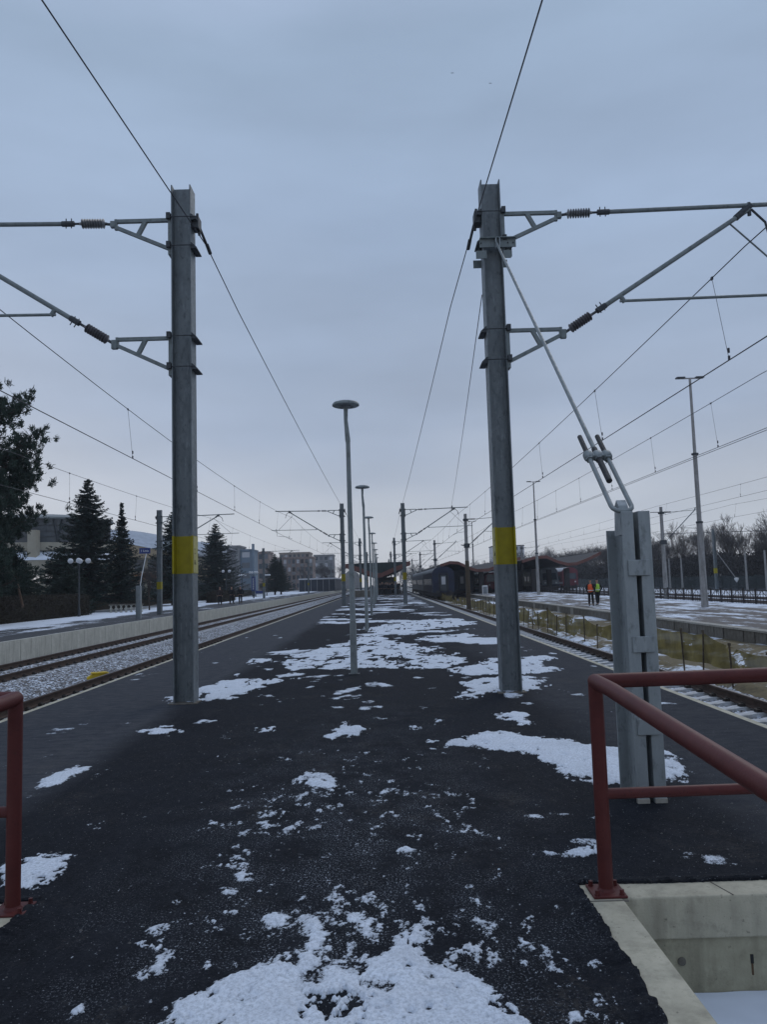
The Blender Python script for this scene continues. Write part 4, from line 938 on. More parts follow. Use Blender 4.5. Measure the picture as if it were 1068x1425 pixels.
# dark railing behind the right platform
fr = thing('railing_fence', (22.35, 0, 0), 'long dark metal railing fence behind the snowy right platform', 'fence')
pl_ = MB().box((-.04, -.045, -.85), (.04, .045, .62)).mesh('post', M_DKFENCE); pf = MB()
pf.box((-.02, 0, .48), (.02, 1.6, .54)); pf.box((-.02, 0, .0), (.02, 1.6, .05)); pf.box((-.05, 0, -.75), (.05, 1.6, -.30)); pf.box((-.02, 0, -.22), (.02, 1.6, -.18))
for k in range(4): pf.box((-.012, .3 + k * .36 - .014, -.3), (.012, .3 + k * .36 + .014, .5))
pf.bar((0, .05, 0), (0, .8, .5), .02, .03); pf.bar((0, .8, .5), (0, 1.55, 0), .02, .03)
pf = pf.mesh('panel', M_DKFENCE)
for i in range(88):
    for mm, nm in ((pl_, 'post'), (pf, 'panel')):
        o = bpy.data.objects.new(nm, mm); COL.objects.link(o); o.parent = fr; o.location = (0, 34 + i * 1.6, 0)
# snow heap strip seen through it
b = MB(); b.box((23.4, 20, -.9), (26.5, 300, -.62)); o = b.build('snow_strip', M_SNOWR); tag(o, 'snow covered strip of yard seen through the dark railing', 'snow', kind='stuff')
for k, (x, z) in enumerate(((30, -.6), (34.5, -.6))):
    t = thing('railway_track', (x, 0, 0), ['yard track beyond the railing, nearer one', 'yard track before the green fence, farther one'][k], 'railway track', 'yard tracks')
    for s in (-.75, .75): b = MB(); rail_mesh(b, s, 30, 420, -.86); b.build('rail', None, t)
gf = thing('mesh_fence', (50, 0, 0), 'long dark green mesh fence in front of the bare trees', 'fence')
b = MB(); b.box((-.01, 60, -.85), (.01, 300, 1.15)); b.build('mesh_panel', M_GREENF, gf)
pm_ = MB().box((-.05, -.05, -.85), (.08, .05, 1.3)).mesh('post', M_GREENF)
for i in range(90): o = bpy.data.objects.new('post', pm_); COL.objects.link(o); o.parent = gf; o.location = (-.06, 60 + i * 2.6, 0)
n, l = N(M_GREENF); M_GREENF.node_tree.nodes['Principled BSDF'].inputs['Alpha'].default_value = .7
for k, (u_, y) in enumerate(((47.8, 129.5), (47.9, 124.5), (47.5, 116), (48, 102.6), (47.6, 96.5))):
    b = MB(); b.tube([(0, 0, -.85), (0, 0, 4.3)], [.17, .12], n=8); o = b.build('concrete_post', M_POLEC); o.location = (u_, y, 0); tag(o, ('farthest of the grey concrete posts along the green fence', 'fourth nearest grey concrete post along the green fence', 'third nearest grey concrete post along the green fence', 'second nearest grey concrete post along the green fence', 'nearest of the grey concrete posts along the green fence, rightmost')[k], 'post', 'concrete posts along the green fence')
dm = thing('catenary_mast', (44.6, 104, 0), 'paired grey steel masts with yellow band by the green fence at right', 'catenary mast')
for s in (-.28, .22): b = MB(); hsec(b, -.85, 7.5 if s < 0 else 6.9); o = b.build('column', M_GALV, dm); o.location = (s, s * 2, 0)
b = MB(); b.box((-.46, -.75, 1.6), (-.1, -.38, 2.3)); b.build('yellow_band', M_YEL, dm)
b = MB(); b.tube([(.3, 0, 4.4), (2.6, 0, .9)], .06, n=8); b.build('stay', M_POLEC, dm); b = MB(); b.lathe([(0, .5), (.28, .9), (.3, 1.1), (0, 1.15)], None, 10, (2.7, 0, -.2)); b.build('stay_cap', M_WHITE, dm)
wire('cross_wire', [(37, 103.5, 7.05), (44.6, 103.5, 7.1), (60, 103.5, 7.05)], .04, 'horizontal cross wire running through the bare trees at right', 'wire')

# ------------------------------------------------------------------ trees
def rquad(V, F, c, d, w, n):
    a = len(V); s = d.cross(n); 
    if s.length < 1e-6: s = Vector((1, 0, 0))
    s = s.normalized() * w
    V.extend([c - s, c + s, c + d + s * .35, c + d - s * .35]); F.append((a, a + 1, a + 2, a + 3))
def conifer(seed, H, Rad, trunk_h, m, dens=1.0, topfac=.75):
    rnd = random.Random(seed); V = []; F = []; tr = MB(); tr.tube([(0, 0, 0), (0, 0, H * .5), (0, 0, H * .97)], [H * .018, H * .012, .02], n=8)
    z = trunk_h
    while z < H * .985:
        f = (z - trunk_h) / (H - trunk_h); L0 = Rad * (1 - f) ** topfac * .98 + .12
        nb = rnd.randint(7, 10) if f < .85 else 5; a0 = rnd.random() * 6.28
        for k in range(nb):
            a = a0 + 6.283 * k / nb + rnd.uniform(-.3, .3); L = L0 * rnd.uniform(.62, 1.12); dz = rnd.uniform(-.15, .15)
            pts = []
            for i in range(8):
                t = i / 7; r = L * t; pts.append(Vector((math.cos(a) * r, math.sin(a) * r, z + dz - .30 * L * t + .36 * L * t ** 2.6)))
            tr.tube([pts[0], pts[4], pts[7]], [.03 * (1 - f) + .008, .015, .005], n=3, cap=False)
            nn = max(6, int(L * 9 * dens))
            for i in range(nn):
                t = ((i + rnd.random()) / nn) ** .8; s = min(6, int(t * 7)); p = pts[s].lerp(pts[s + 1], t * 7 - s); dr = (pts[s + 1] - pts[s]).normalized()
                wdt = .34 * (1 - t * .55) * min(1, L / 1.6 + .25)
                for sg in (-1, 1, 0):
                    sd = Vector((-math.sin(a), math.cos(a), 0)) * sg
                    d = (dr * rnd.uniform(.35, .8) + sd * rnd.uniform(.6, 1.1) + Vector((0, 0, rnd.uniform(-.75, .05) if sg else rnd.uniform(-.5, .35)))) * wdt * rnd.uniform(.7, 1.3)
                    rquad(V, F, p + Vector((0, 0, rnd.uniform(-.06, .04))), d, .045 + .03 * rnd.random(), Vector((rnd.uniform(-1, 1), rnd.uniform(-1, 1), 1)))
        z += max(.16, .30 * (1 - f * .6)) * rnd.uniform(.8, 1.2) / dens ** .3
    c = MB(); c.add(V, F, m); return tr.mesh('trunk', M_BARK), c.mesh('crown')
def place_tree(name, meshes, loc, label, cat, group=None, rz=0, sc=1):
    t = thing(name, loc, label, cat, group, rz); t.scale = (sc,) * 3 if not isinstance(sc, tuple) else sc
    for nm, me in zip(('trunk', 'crown'), meshes): o = bpy.data.objects.new(nm, me); COL.objects.link(o); o.parent = t
    return t
spA = conifer(1, 10.9, 4.0, 1.3, M_SPRUCE, 1.1, topfac=1.0); spB = conifer(2, 9.2, 3.1, 1.2, M_SPRUCE, topfac=1.5); spD = conifer(5, 10.4, 4.0, 1.0, M_SPRUCE, topfac=.9)
place_tree('spruce_tree', spA, (-24.3, 64, 0), 'tallest dark spruce behind the globe lamp at left', 'spruce', sc=(1.22, 1.22, 1.02))
place_tree('spruce_tree', spB, (-22.3, 66.5, 0), 'slimmer dark spruce with a thin spire, second at left', 'spruce', sc=(1.08, 1.08, 1.0))
place_tree('spruce_tree', spD, (-21.6, 80, 0), 'dark spruce half hidden behind the near left mast', 'spruce', rz=1.0, sc=.94)
place_tree('spruce_tree', spD, (-23.6, 110, 0), 'broad dark spruce just right of the near left mast', 'spruce', rz=2.2, sc=(1.3, 1.3, 1.05))
place_tree('spruce_tree', spA, (-20.8, 150, 0), 'small distant spruce in front of the apartment blocks', 'spruce', rz=.4, sc=(1.0, 1.0, .73))
place_tree('spruce_tree', spB, (-19.9, 152, 0), 'slender companion of the small distant spruce', 'spruce', rz=1.9, sc=(1.1, 1.1, .8))
sh = conifer(9, 5.0, 2.6, .1, M_PINE, 1.2)
for k, (x, y, s, lb) in enumerate(((-26.6, 55, 1.0, 'dark bushy conifer at the left picture edge behind the hedge'), (-24.4, 53, .78, 'low conifer between the pine and the globe lamp'), (-22.6, 56, .70, 'rounded conifer just behind the globe lamp'), (-25.2, 61, 1.05, 'pointed young conifer in front of the round glazed hall'))):
    place_tree('evergreen_shrub', sh, (x, y, 0), lb, 'evergreen shrub', rz=k * 1.3, sc=(s * 1.15, s * 1.15, s))
def pine(seed):
    rnd = random.Random(seed); tr = MB(); V = []; F = []; H = 12.6
    tr.tube([(0, 0, 0), (.1, 0, 4), (-.1, .1, 8), (0, 0, H)], [.26, .22, .16, .04], n=9)
    limbs = []
    for k in range(80):
        z = 1.6 + (H - 1.8) * (k / 79) ** .95; f = z / H
        Lb = (4.3 if z < 7.2 else 2.5) * (1 - max(0, (f - .55)) * 1.35) * rnd.uniform(.6, 1.05); a = rnd.uniform(0, 6.283)
        if k in (38, 40, 42): a = .0 + rnd.uniform(-.3, .3); Lb = 4.3
        if k in (55, 57, 60): a = .1 * (k - 57); Lb = 3.0
        if 43 < k < 50: Lb *= .72
        pts = [Vector((math.cos(a) * Lb * t, math.sin(a) * Lb * t, z + Lb * (.02 * t + .22 * t * t) + rnd.uniform(-.06, .06))) for t in (0, .25, .5, .75, 1)]
        tr.tube(pts, [.07, .055, .04, .028, .012], n=5, cap=False); limbs.append((pts, Lb))
    for pts, Lb in limbs:
        for q in range(int(9 + Lb * 12)):
            t = rnd.uniform(.22, 1.04); s = min(3, int(t * 4)); p = pts[s].lerp(pts[s + 1], t * 4 - s)
            off = Vector((rnd.gauss(0, 1), rnd.gauss(0, 1), rnd.gauss(.25, .6))) * (.26 + .22 * (1 - abs(t - .6))) * (.8 + Lb * .08) * .85
            c = p + off
            if rnd.random() < .5: tr.tube([p, c], [.014, .006], n=3, cap=False)
            up = (off.normalized() + Vector((0, 0, .8))).normalized()
            for _ in range(34):
                d = (up + Vector((rnd.gauss(0, .8), rnd.gauss(0, .8), rnd.gauss(0, .7)))).normalized() * rnd.uniform(.12, .26)
                rquad(V, F, c + Vector((rnd.gauss(0, .07), rnd.gauss(0, .07), rnd.gauss(0, .07))), d, .028, Vector((rnd.uniform(-1, 1), rnd.uniform(-1, 1), rnd.uniform(-1, 1))))
    c = MB(); c.add(V, F, M_PINE); return tr.mesh('trunk', M_BARK), c.mesh('crown')
place_tree('pine_tree', pine(4), (-21.3, 40, 0), 'big ragged pine cut by the left picture edge', 'pine', sc=(.88, .88, 1.11))
b = MB(); b.tube([(-20.6, 43, 3.7), (-20.3, 43, 3.2), (-19.9, 42.5, 2.0), (-19.4, 42, .9)], [.03, .05, .06, .07], n=7); o = b.build('leaning_trunk', mat('pale_branch', (.12, .075, .05), .9, .4, 8)); tag(o, 'bare brown branch leaning over the hedge at the left edge', 'branch')
def bare(seed, H, spread=.55, levels=6, twig=.010):
    rnd = random.Random(seed); tr = MB(); V = []; F = []
    def seg(p, d, L, r, lv):
        q = p + d * L
        if lv <= 2: tr.tube([p, p.lerp(q, .5) + Vector((rnd.uniform(-.04, .04), rnd.uniform(-.04, .04), 0)) * L, q], [r, r * .85, r * .7], n=5, cap=False)
        else:
            s = d.cross(Vector((rnd.uniform(-1, 1), rnd.uniform(-1, 1), .3))).normalized() * max(r, twig); a = len(V); s2 = d.cross(s).normalized() * s.length
            V.extend([p - s, p + s, q, p - s2, p + s2]); F.append((a, a + 1, a + 2)); F.append((a + 3, a + 4, a + 2))
        if lv >= levels: return
        nb = 3 if lv < levels - 1 else 4
        for k in range(nb):
            ax = Vector((rnd.gauss(0, 1), rnd.gauss(0, 1), rnd.gauss(0, .6))); nd = (d + ax.normalized() * spread * rnd.uniform(.5, 1.25) + Vector((0, 0, .10))).normalized()
            st = q if k == 0 or lv == 0 else p.lerp(q, rnd.uniform(.45, 1))
            seg(st, nd, L * rnd.uniform(.62, .88), r * .62, lv + 1)
    seg(Vector((0, 0, 0)), Vector((rnd.uniform(-.05, .05), rnd.uniform(-.05, .05), 1)), H * .24, H * .016, 0)
    c = MB(); c.add(V, F, M_TWIG); return tr.mesh('trunk', M_BARK), c.mesh('crown')
bt = [bare(20 + k, 12.5, .50 + .07 * (k % 3), 7, .010) for k in range(5)]
rnd = random.Random(77); k = 0; y = 92.0
BL = ['bare leafless tree with a spreading crown in the long row behind the green fence']
while y < 430:
    for row in range(2):
        x = 57 + row * 11 + rnd.uniform(-3, 3); s = rnd.uniform(.8, 1.12) * (1.0 if y < 200 else 1.12)
        place_tree('bare_tree', bt[rnd.randrange(5)], (x, y + rnd.uniform(-2, 2), -.85), BL[0], 'bare tree', 'bare trees behind the green fence', rnd.uniform(0, 6.28), s)
    y += 4.2 + y * .008
for k in range(30):   # wood closing the view behind the station
    x = -8 + k * 3.6; place_tree('bare_tree', bt[k % 5], (x + 14, 440 + rnd.uniform(-12, 12), -.8), 'distant bare tree in the wood closing the view beyond the canopies', 'bare tree', 'distant wood trees', rnd.uniform(0, 6.28), rnd.uniform(.9, 1.35))
def scrub(name, boxes, m, n, q, label, cat, group=None, kind=None, seed=1, wf=.12):
    rnd = random.Random(seed); V = []; F = []
    for _ in range(n):
        (x0, y0, z0), (x1, y1, z1) = rnd.choice(boxes); p = Vector((rnd.uniform(x0, x1), rnd.uniform(y0, y1), z0 + (z1 - z0) * rnd.random() ** .7 ))
        d = Vector((rnd.gauss(0, 1), rnd.gauss(0, 1), rnd.gauss(.5, 1))).normalized() * q * rnd.uniform(.6, 1.6); rquad(V, F, p, d, q * wf, Vector((rnd.uniform(-1, 1), rnd.uniform(-1, 1), rnd.uniform(-1, 1))))
    b = MB(); b.add(V, F, m); o = b.build(name, None, fix=False); return tag(o, label, cat, group, kind)
scrub('undergrowth', [((54, 70 + k * 9, -.85), (62, 80 + k * 9, 3.6 + (k * 37 % 5) * .35)) for k in range(42)], M_UNDER, 90000, .7, 'dark tangled undergrowth filling the foot of the bare tree row', 'undergrowth', kind='stuff', seed=5, wf=.16)
scrub('distant_scrub', [((10 + k * 7, 425, -.8), (18 + k * 7, 440, 7 + (k * 31 % 5) * .8)) for k in range(13)], M_SPRUCE, 16000, .9, 'dark distant wood behind the wavy canopies', 'wood', kind='stuff', seed=6)
# hedges
def hedge(x0, x1, y0, y1, h, label, n, seed=2):
    t = thing('hedge', ((x0 + x1) / 2, (y0 + y1) / 2, 0), label, 'hedge'); cx, cy = t.location.x, t.location.y
    rnd = random.Random(seed); V = []; F = []
    for _ in range(n):
        e = rnd.random(); x = rnd.uniform(x0, x1); y = rnd.uniform(y0, y1); z = rnd.uniform(0, h)
        if e < .4: x = x1 + rnd.gauss(0, .05)
        elif e < .75: z = h + rnd.gauss(0, .06)
        elif e < .85: y = y0 + rnd.gauss(0, .05)
        d = Vector((rnd.gauss(0, 1), rnd.gauss(0, 1), rnd.gauss(.6, 1))).normalized() * rnd.uniform(.07, .2); rquad(V, F, Vector((x - cx, y - cy, z)), d, .02, Vector((rnd.uniform(-1, 1), rnd.uniform(-1, 1), rnd.uniform(-1, 1))))
    b = MB(); b.add(V, F, M_HEDGE); b.build('twigs', None, t, fix=False)
    b = MB(); b.box((x0 - cx + .1, y0 - cy + .1, 0), (x1 - cx - .06, y1 - cy - .1, h - .06)); b.build('core', M_HEDGE, t)
hedge(-22.4, -20.7, 28, 55, 1.32, 'long clipped dark brown hedge behind the snowy strip at left', 26000)
hedge(-26.5, -24.9, 62, 150, .95, 'low dark hedge behind the balustrade and spruces', 16000, 3)
hedge(-19.6, -18.4, 86, 97, 1.1, 'short brown hedge block beside the walking people', 5000, 4)

# ------------------------------------------------------------------ things on the left platform
mm = []
CH[mR.name] = [(c, kids(c)) for c in kids(mR) if not c.name.startswith('stay_collar')]
for k, (x, y, lb) in enumerate(((-14.62, 51, 'grey mast with yellow band on the left platform, left of the near left mast'), (-16.2, 106, 'distant mast on the left platform before the small spruce'), (-15.3, 160, 'far mast on the left platform near the apartment block'), (-14.2, 214, 'farthest mast on the left platform by the blue shed'))):
    copy_tree(mR, (x, y, 0), lb, scale=(1, 1, .9), group='catenary masts on the left platform')
o = MB(); hsec(o, 0, 1.87, .13, .13); o = o.build('short_steel_post', M_GALVL); o.location = (-13.98, 44.6, 0); tag(o, 'short bright steel post on the left platform beside the yellow banded mast', 'post')
def globe_lamp(x, y, label):
    t = thing('globe_lamp', (x, y, 0), label, 'street lamp', 'black globe lamps on the left platform')
    b = MB(); b.tube([(0, 0, 0), (0, 0, .5), (0, 0, .55), (0, 0, 3.45)], [.10, .09, .055, .045], n=10); b.build('post', M_DKMET, t, smooth=True)
    b = MB()
    for a in range(4): b.tube([(0, 0, 3.2), (math.cos(a * 1.57 + .3) * .3, math.sin(a * 1.57 + .3) * .3, 3.2), (math.cos(a * 1.57 + .3) * .55, math.sin(a * 1.57 + .3) * .55, 3.5)], .02, n=6)
    b.build('arms', M_DKMET, t)
    for a in range(4):
        b = MB(); b.lathe([(.001, -.17)] + [(.175 * math.cos(R(q)), .175 * math.sin(R(q))) for q in range(-75, 90, 15)] + [(.001, .175)], None, 16, (math.cos(a * 1.57 + .3) * .55, math.sin(a * 1.57 + .3) * .55, 3.68)); b.build('globe', M_GLOBE, t, smooth=True)
    return t
gl = globe_lamp(-20.2, 51.8, 'nearest globe lamp, at the end of the brown hedge')
for x, y, lb in ((-19.7, 98, 'globe lamp in front of the broad spruce'), (-18.6, 112, 'globe lamp just left of the distant left platform mast'), (-24, 133, 'globe lamp by the pale blue tower block'), (-20.9, 140, 'globe lamp beside the small distant spruce')): copy_tree(gl, (x, y, 0), lb, rz=x)
t = thing('balustrade', (-19.3, 58.6, 0), 'low white balustrade with dark top rail at the hedge end', 'balustrade')
b = MB(); b.box((-1.3, -.12, .52), (1.25, .12, .62)); b.build('top_rail', M_BLOCK, t)
bm_ = MB(); bm_.lathe([(.09, 0), (.10, .06), (.05, .14), (.12, .28), (.05, .42), (.10, .52)], None, 10); bm_ = bm_.mesh('baluster', M_WALL)
for k in range(7): o = bpy.data.objects.new('baluster', bm_); COL.objects.link(o); o.parent = t; o.location = (-1.15 + k * .38, 0, 0)
place_tree('bare_shrub', bt[1], (-18.9, 63, 0), 'small greyish bare shrub behind the short steel post', 'bare shrub', sc=.36)
t = thing('platform_sign', (-18.95, 60, 0), 'small blue track sign with white lettering on a leaning white pole', 'sign')
b = MB(); b.tube([(0, 0, 0), (.35, 0, 2.6), (.8, 0, 4.75)], .035, n=8); b.build('pole', M_WHITE, t)
b = MB(); b.box((.2, -.06, 4.42), (1.05, -.03, 4.85)); sg = b.build('panel', M_BLUEP, t)
def text(s, size, m, parent, loc, rx=90, rz=0, name='lettering'):
    cu = bpy.data.curves.new(name, 'FONT'); cu.body = s; cu.size = size; cu.extrude = .004; cu.align_x = 'CENTER'; cu.align_y = 'CENTER'
    tmp = bpy.data.objects.new(name, cu); COL.objects.link(tmp); bpy.context.view_layer.update()
    me = bpy.data.meshes.new_from_object(tmp.evaluated_get(bpy.context.evaluated_depsgraph_get())); bpy.data.objects.remove(tmp)
    me.materials.clear(); me.materials.append(m); o = bpy.data.objects.new(name, me); COL.objects.link(o); o.parent = parent; o.location = loc; o.rotation_euler = (R(rx), 0, R(rz)); return o
text('1 Linia', .24, M_WHITE, sg, (.62, -.07, 4.63))
t = thing('info_totem', (-22.1, 133, 0), 'narrow blue totem sign in front of the pinkish block', 'sign')
b = MB(); b.box((-.32, -.12, .9), (.32, .12, 3.4)); b.build('panel', M_BLUEP, t); b = MB(); b.box((-.25, -.1, 0), (.25, .1, .9)); b.build('base', M_DKMET, t)
b = MB()
for k in range(6): b.box((-.12, -.14, 1.2 + k * .33), (.12, -.125, 1.42 + k * .33))
b.build('lettering', M_WHITE, t)
t = thing('bench', (-20.2, 128, 0), 'dark bench on the snow before the small distant spruce', 'bench')
b = MB(); b.box((-.8, -.25, .42), (.8, .25, .48)); b.build('seat', M_DKMET, t); b = MB(); b.box((-.8, .22, .5), (.8, .27, .95)); b.build('backrest', M_BLUEP, t)
for s in (-.7, .7): b = MB(); b.box((s - .04, -.22, 0), (s + .04, .22, .42)); b.build('leg', M_DKMET, t)

# ------------------------------------------------------------------ buildings
t = thing('round_hall', (-38.5, 88, 0), 'round cream hall with a glazed drum behind the conifers at left', 'building')
b = MB(); b.lathe([(8.0, 0), (8.0, 2.7)], None, 40); b.build('wall', M_CREAM, t)
b = MB(); b.lathe([(7.1, 6.9), (7.1, 9.45)], None, 40); dr = b.build('glazed_drum', M_GLASSD, t)
b = MB(); b.lathe([(6.8, 9.40), (7.6, 9.45), (7.65, 9.62), (6, 10.0), (3, 10.3), (0, 10.4)], None, 40); b.build('roof', mat('pale_roof', (.26, .28, .28), .7, .2, .5), t)
b = MB(); b.lathe([(7.2, 6.95), (7.8, 6.9), (7.8, 6.1), (7.3, 6.0)], None, 40); b.build('cornice', M_CREAM, t)
b = MB(); b.lathe([(7.3, 6.0), (9.3, 5.2), (9.4, 5.0), (0, 5.0)], None, 40); b.build('lower_roof', M_SNOWR, t)
b = MB(); b.lathe([(9.3, 5.0), (9.3, 3.9), (9.0, 3.9)], None, 40); b.build('canopy_band', M_CREAM, t)
for k in range(18):
    a = 6.283 * k / 18 + .1; b = MB(); c, s = math.cos(a), math.sin(a); b.bar((c * 7.2, s * 7.2, 6.9), (c * 7.2 - s * .45, s * 7.2 + c * .45, 9.4), .16, .16); b.bar((c * 7.2, s * 7.2, 6.9), (c * 7.2 + s * .45, s * 7.2 - c * .45, 9.4), .16, .16); b.build('mullion', M_DKMET, dr)
for k in range(3): b = MB(); b.lathe([(7.13, 7.5 + k * .6), (7.18, 7.5 + k * .6), (7.18, 7.58 + k * .6), (7.13, 7.58 + k * .6)], None, 40); b.build('transom', M_DKMET, dr)
for k in range(22):
    a = 6.283 * k / 22; b = MB(); b.tube([(8.9 * math.cos(a), 8.9 * math.sin(a), 0), (8.9 * math.cos(a), 8.9 * math.sin(a), 3.9)], .2, n=8); b.build('column', M_CREAM, t)
b = MB(); b.box((2.2, -8.6, 5.2), (3.1, -7.7, 8.1)); b.build('chimney', M_CREAM, t)
t = thing('station_hall', (-38, 128, 0), 'tan station hall with frosty curved roof left of the near left mast', 'building')
b = MB(); b.box((-12, 0, 0), (7.0, 22, 7.0)); b.build('wall', M_CREAM, t)
def zf(x): return 7.25 + 2.9 * (0.5 + 0.5 * math.cos(math.pi * min(1, max(0, (x + 11) / 20.0))))
XS = [-13 + 21 * i / 24 for i in range(25)]
V = []
for x in XS: V += [(x, -1.6, zf(x)), (x, 5, zf(x) + 1.5), (x, 12, zf(x) + 2.5), (x, 22, zf(x) + 2.4), (x, 22, 6.9), (x, -1.6, 6.9 - .0)]
F = [tuple(a * 6 + k for k in (0, 1)) + tuple(a * 6 + 6 + k for k in (1, 0)) for a in range(24)] + [(a * 6 + 1, a * 6 + 2, a * 6 + 8, a * 6 + 7) for a in range(24)] + [(a * 6 + 2, a * 6 + 3, a * 6 + 9, a * 6 + 8) for a in range(24)] + [(a * 6 + 3, a * 6 + 4, a * 6 + 10, a * 6 + 9) for a in range(24)] + [(0, 1, 2, 3, 4, 5), (144, 145, 146, 147, 148, 149)]
b = MB(); b.add(V, F); b.build('roof', M_ROOFW, t, smooth=True)
b = MB(); b.prism([(x, zf(x) - .02) for x in XS] + [(x, 6.85) for x in XS[::-1]], -1.9, -1.62); b.build('fascia', M_BROWNW, t)
b = MB(); b.prism([(x, zf(x) + .18) for x in XS] + [(x, zf(x) - .01) for x in XS[::-1]], -2.0, -1.3); b.build('roof_snow', M_SNOWR, t)
b = MB(); b.box((-3, -.9, 3.2), (6.8, -.0, 4.4)); b.build('balcony', mat('orange_tan', (.25, .13, .07), .8, .3, 1), t)
wm = MB().box((-.8, -.08, 0), (.8, .02, 1.9)).mesh('window', M_GLASSD)
for k in range(8):
    for z in (.8, 4.7): o = bpy.data.objects.new('window', wm); COL.objects.link(o); o.parent = t; o.location = (-10.8 + k * 2.2, 0, z)
t = thing('gabled_house', (-27.6, 118, 0), 'cream gabled kiosk behind the broad spruce', 'building')
b = MB(); b.box((-2.4, 0, 0), (2.4, 5, 3.0)); b.build('wall', M_CREAM, t); b = MB(); b.prism([(-2.9, 2.9), (2.9, 2.9), (0, 5.0)], -.5, 5.5); b.build('roof', M_BROWNW, t)
b = MB(); b.box((-2.0, -.06, .2), (2.0, .0, 2.5)); b.build('window', M_GLASSD, t)
t = thing('grey_hall', (-36, 160, 0), 'dark grey flat hall between the near left mast and the broad spruce', 'building')
b = MB(); b.box((-8, 0, 0), (4, 10, 9.5)); b.build('wall', mat('grey_render', (.10, .11, .125), .8, .2, 1), t); b = MB(); b.prism([(-8.5, 9.5), (4.5, 9.5), (2, 10.6), (-8.5, 11.2)], -.5, 10.5); b.build('roof', mat('slate', (.09, .095, .11), .7, .2, 1), t)
def block(x, y, w, d, h, floors, cols, m, label, roofm=None, band=None):
    t = thing('apartment_block', (x, y, 0), label, 'apartment block', None)
    b = MB(); b.box((0, 0, 0), (w, d, h)); b.build('wall', m, t)
    b = MB(); b.box((-.2, -.2, h), (w + .2, d + .2, h + .5)); b.build('roof', roofm or m, t)
    fh = h / floors; cw = w / cols; wms = [MB().box((-cw * .3, -.06, 0), (cw * .3, .02, fh * .5)).mesh('window', q) for q in (M_GLASSD, M_GLASSD, M_SOFFIT, M_COACHG, M_WHITETR)]; wr = random.Random(int(x * 10)); bmh = MB().box((-cw * .42, -.7, -.1), (cw * .42, 0, fh * .32)).mesh('balcony', band or M_WHITETR); k = 0
    for f in range(floors):
        for c in range(cols):
            if k < 95: o = bpy.data.objects.new('window', wr.choice(wms)); COL.objects.link(o); o.parent = t; o.location = (cw * (c + .5), 0, f * fh + fh * .38); k += 1
            if band and c % 2 == 0: o = bpy.data.objects.new('balcony', bmh); COL.objects.link(o); o.parent = t; o.location = (cw * (c + .5), 0, f * fh)
    return t
M_PINKB = mat('pinkish_render', (.26, .20, .175), .85, .25, .4); M_GREYB = mat('grey_block_render', (.24, .24, .24), .85, .25, .4); M_BLUB = mat('blue_grey_render', (.17, .22, .27), .85, .2, .3)
block(-43.6, 220, 3.2, 10, 13.0, 4, 1, M_GREYB, 'tall narrow grey tower right of the broad spruce'); block(-40.6, 221, 3.6, 10, 11.9, 4, 1, M_BLUB, 'pale blue tower block right of the broad spruce')
b = MB(); b.box((-36.9, 220, 0), (-36.3, 221, 13.8)); o = b.build('chimney_stack', M_BLUB); tag(o, 'slim chimney stack on the right of the blue tower block', 'chimney')
block(-41, 245, 5.2, 10, 12.2, 4, 3, M_PINKB, 'narrow pinkish apartment block with flat roof'); block(-36.4, 262, 13, 10, 10.8, 4, 9, M_PINKB, 'low long apartment block behind the small spruce', band=M_GREYB)
block(-36.2, 262.0 + 12, 10.5, 12, 12.9, 5, 7, mat('beige_render', (.33, .28, .24), .85, .2, .4), 'beige apartment block with rows of balconies', band=M_WHITETR)
block(-26.4, 300, 7.5, 10, 12.8, 5, 4, M_GREYB, 'grey apartment block right of the beige one')
block(60, 420, 17, 14, 19.5, 6, 6, M_WHITETR, 'pale high block on the skyline left of the near right mast', M_SOFFIT)
t = thing('garage_shed', (-20.5, 205, 0), 'long dark blue shed with a white roof edge beyond the left platform', 'shed')
b = MB(); b.box((-1.5, 0, 0), (8, 30, 3.1)); b.build('wall', mat('blue_sheet', (.018, .024, .036), .7, .3, 1), t); b = MB(); b.box((-1.7, -.2, 3.1), (8.2, 30, 3.45)); b.build('roof_edge', M_WHITETR, t)
for k in range(7): b = MB(); b.tube([(-1.6 + k * 1.6, -.4, 0), (-1.6 + k * 1.6, -.4, 3.1)], .06, n=6); b.build('column', M_POLEC, t)
place_tree('bare_tree', bt[0], (-16.2, 222, 0), 'big rounded dark bare tree above the blue shed', 'bare tree', rz=1, sc=(1.0, 1.0, .80)); place_tree('bare_tree', bt[2], (-13.2, 224, 0), 'second rounded bare tree above the blue shed, nearer the canopy', 'bare tree', rz=2, sc=.72); place_tree('bare_tree', bt[3], (-22.0, 218, 0), 'smaller bare tree left of the blue shed', 'bare tree', rz=2, sc=.62)
place_tree('bare_tree', bt[4], (-17.6, 226, 0), 'bare tree filling the gap behind the rounded one', 'bare tree', rz=4, sc=.74)
t = thing('arched_shed', (-10.5, 262, 0), 'pale arched shed peeping out left of the platform canopy', 'shed')
b = MB(); b.prism([(-2.6, 0)] + [(2.6 * math.cos(R(a)) * -1, 3.6 + 2.6 * math.sin(R(a))) for a in range(0, 181, 15)] + [(2.6, 0)], 0, 12); b.build('shell', M_POLEC, t)

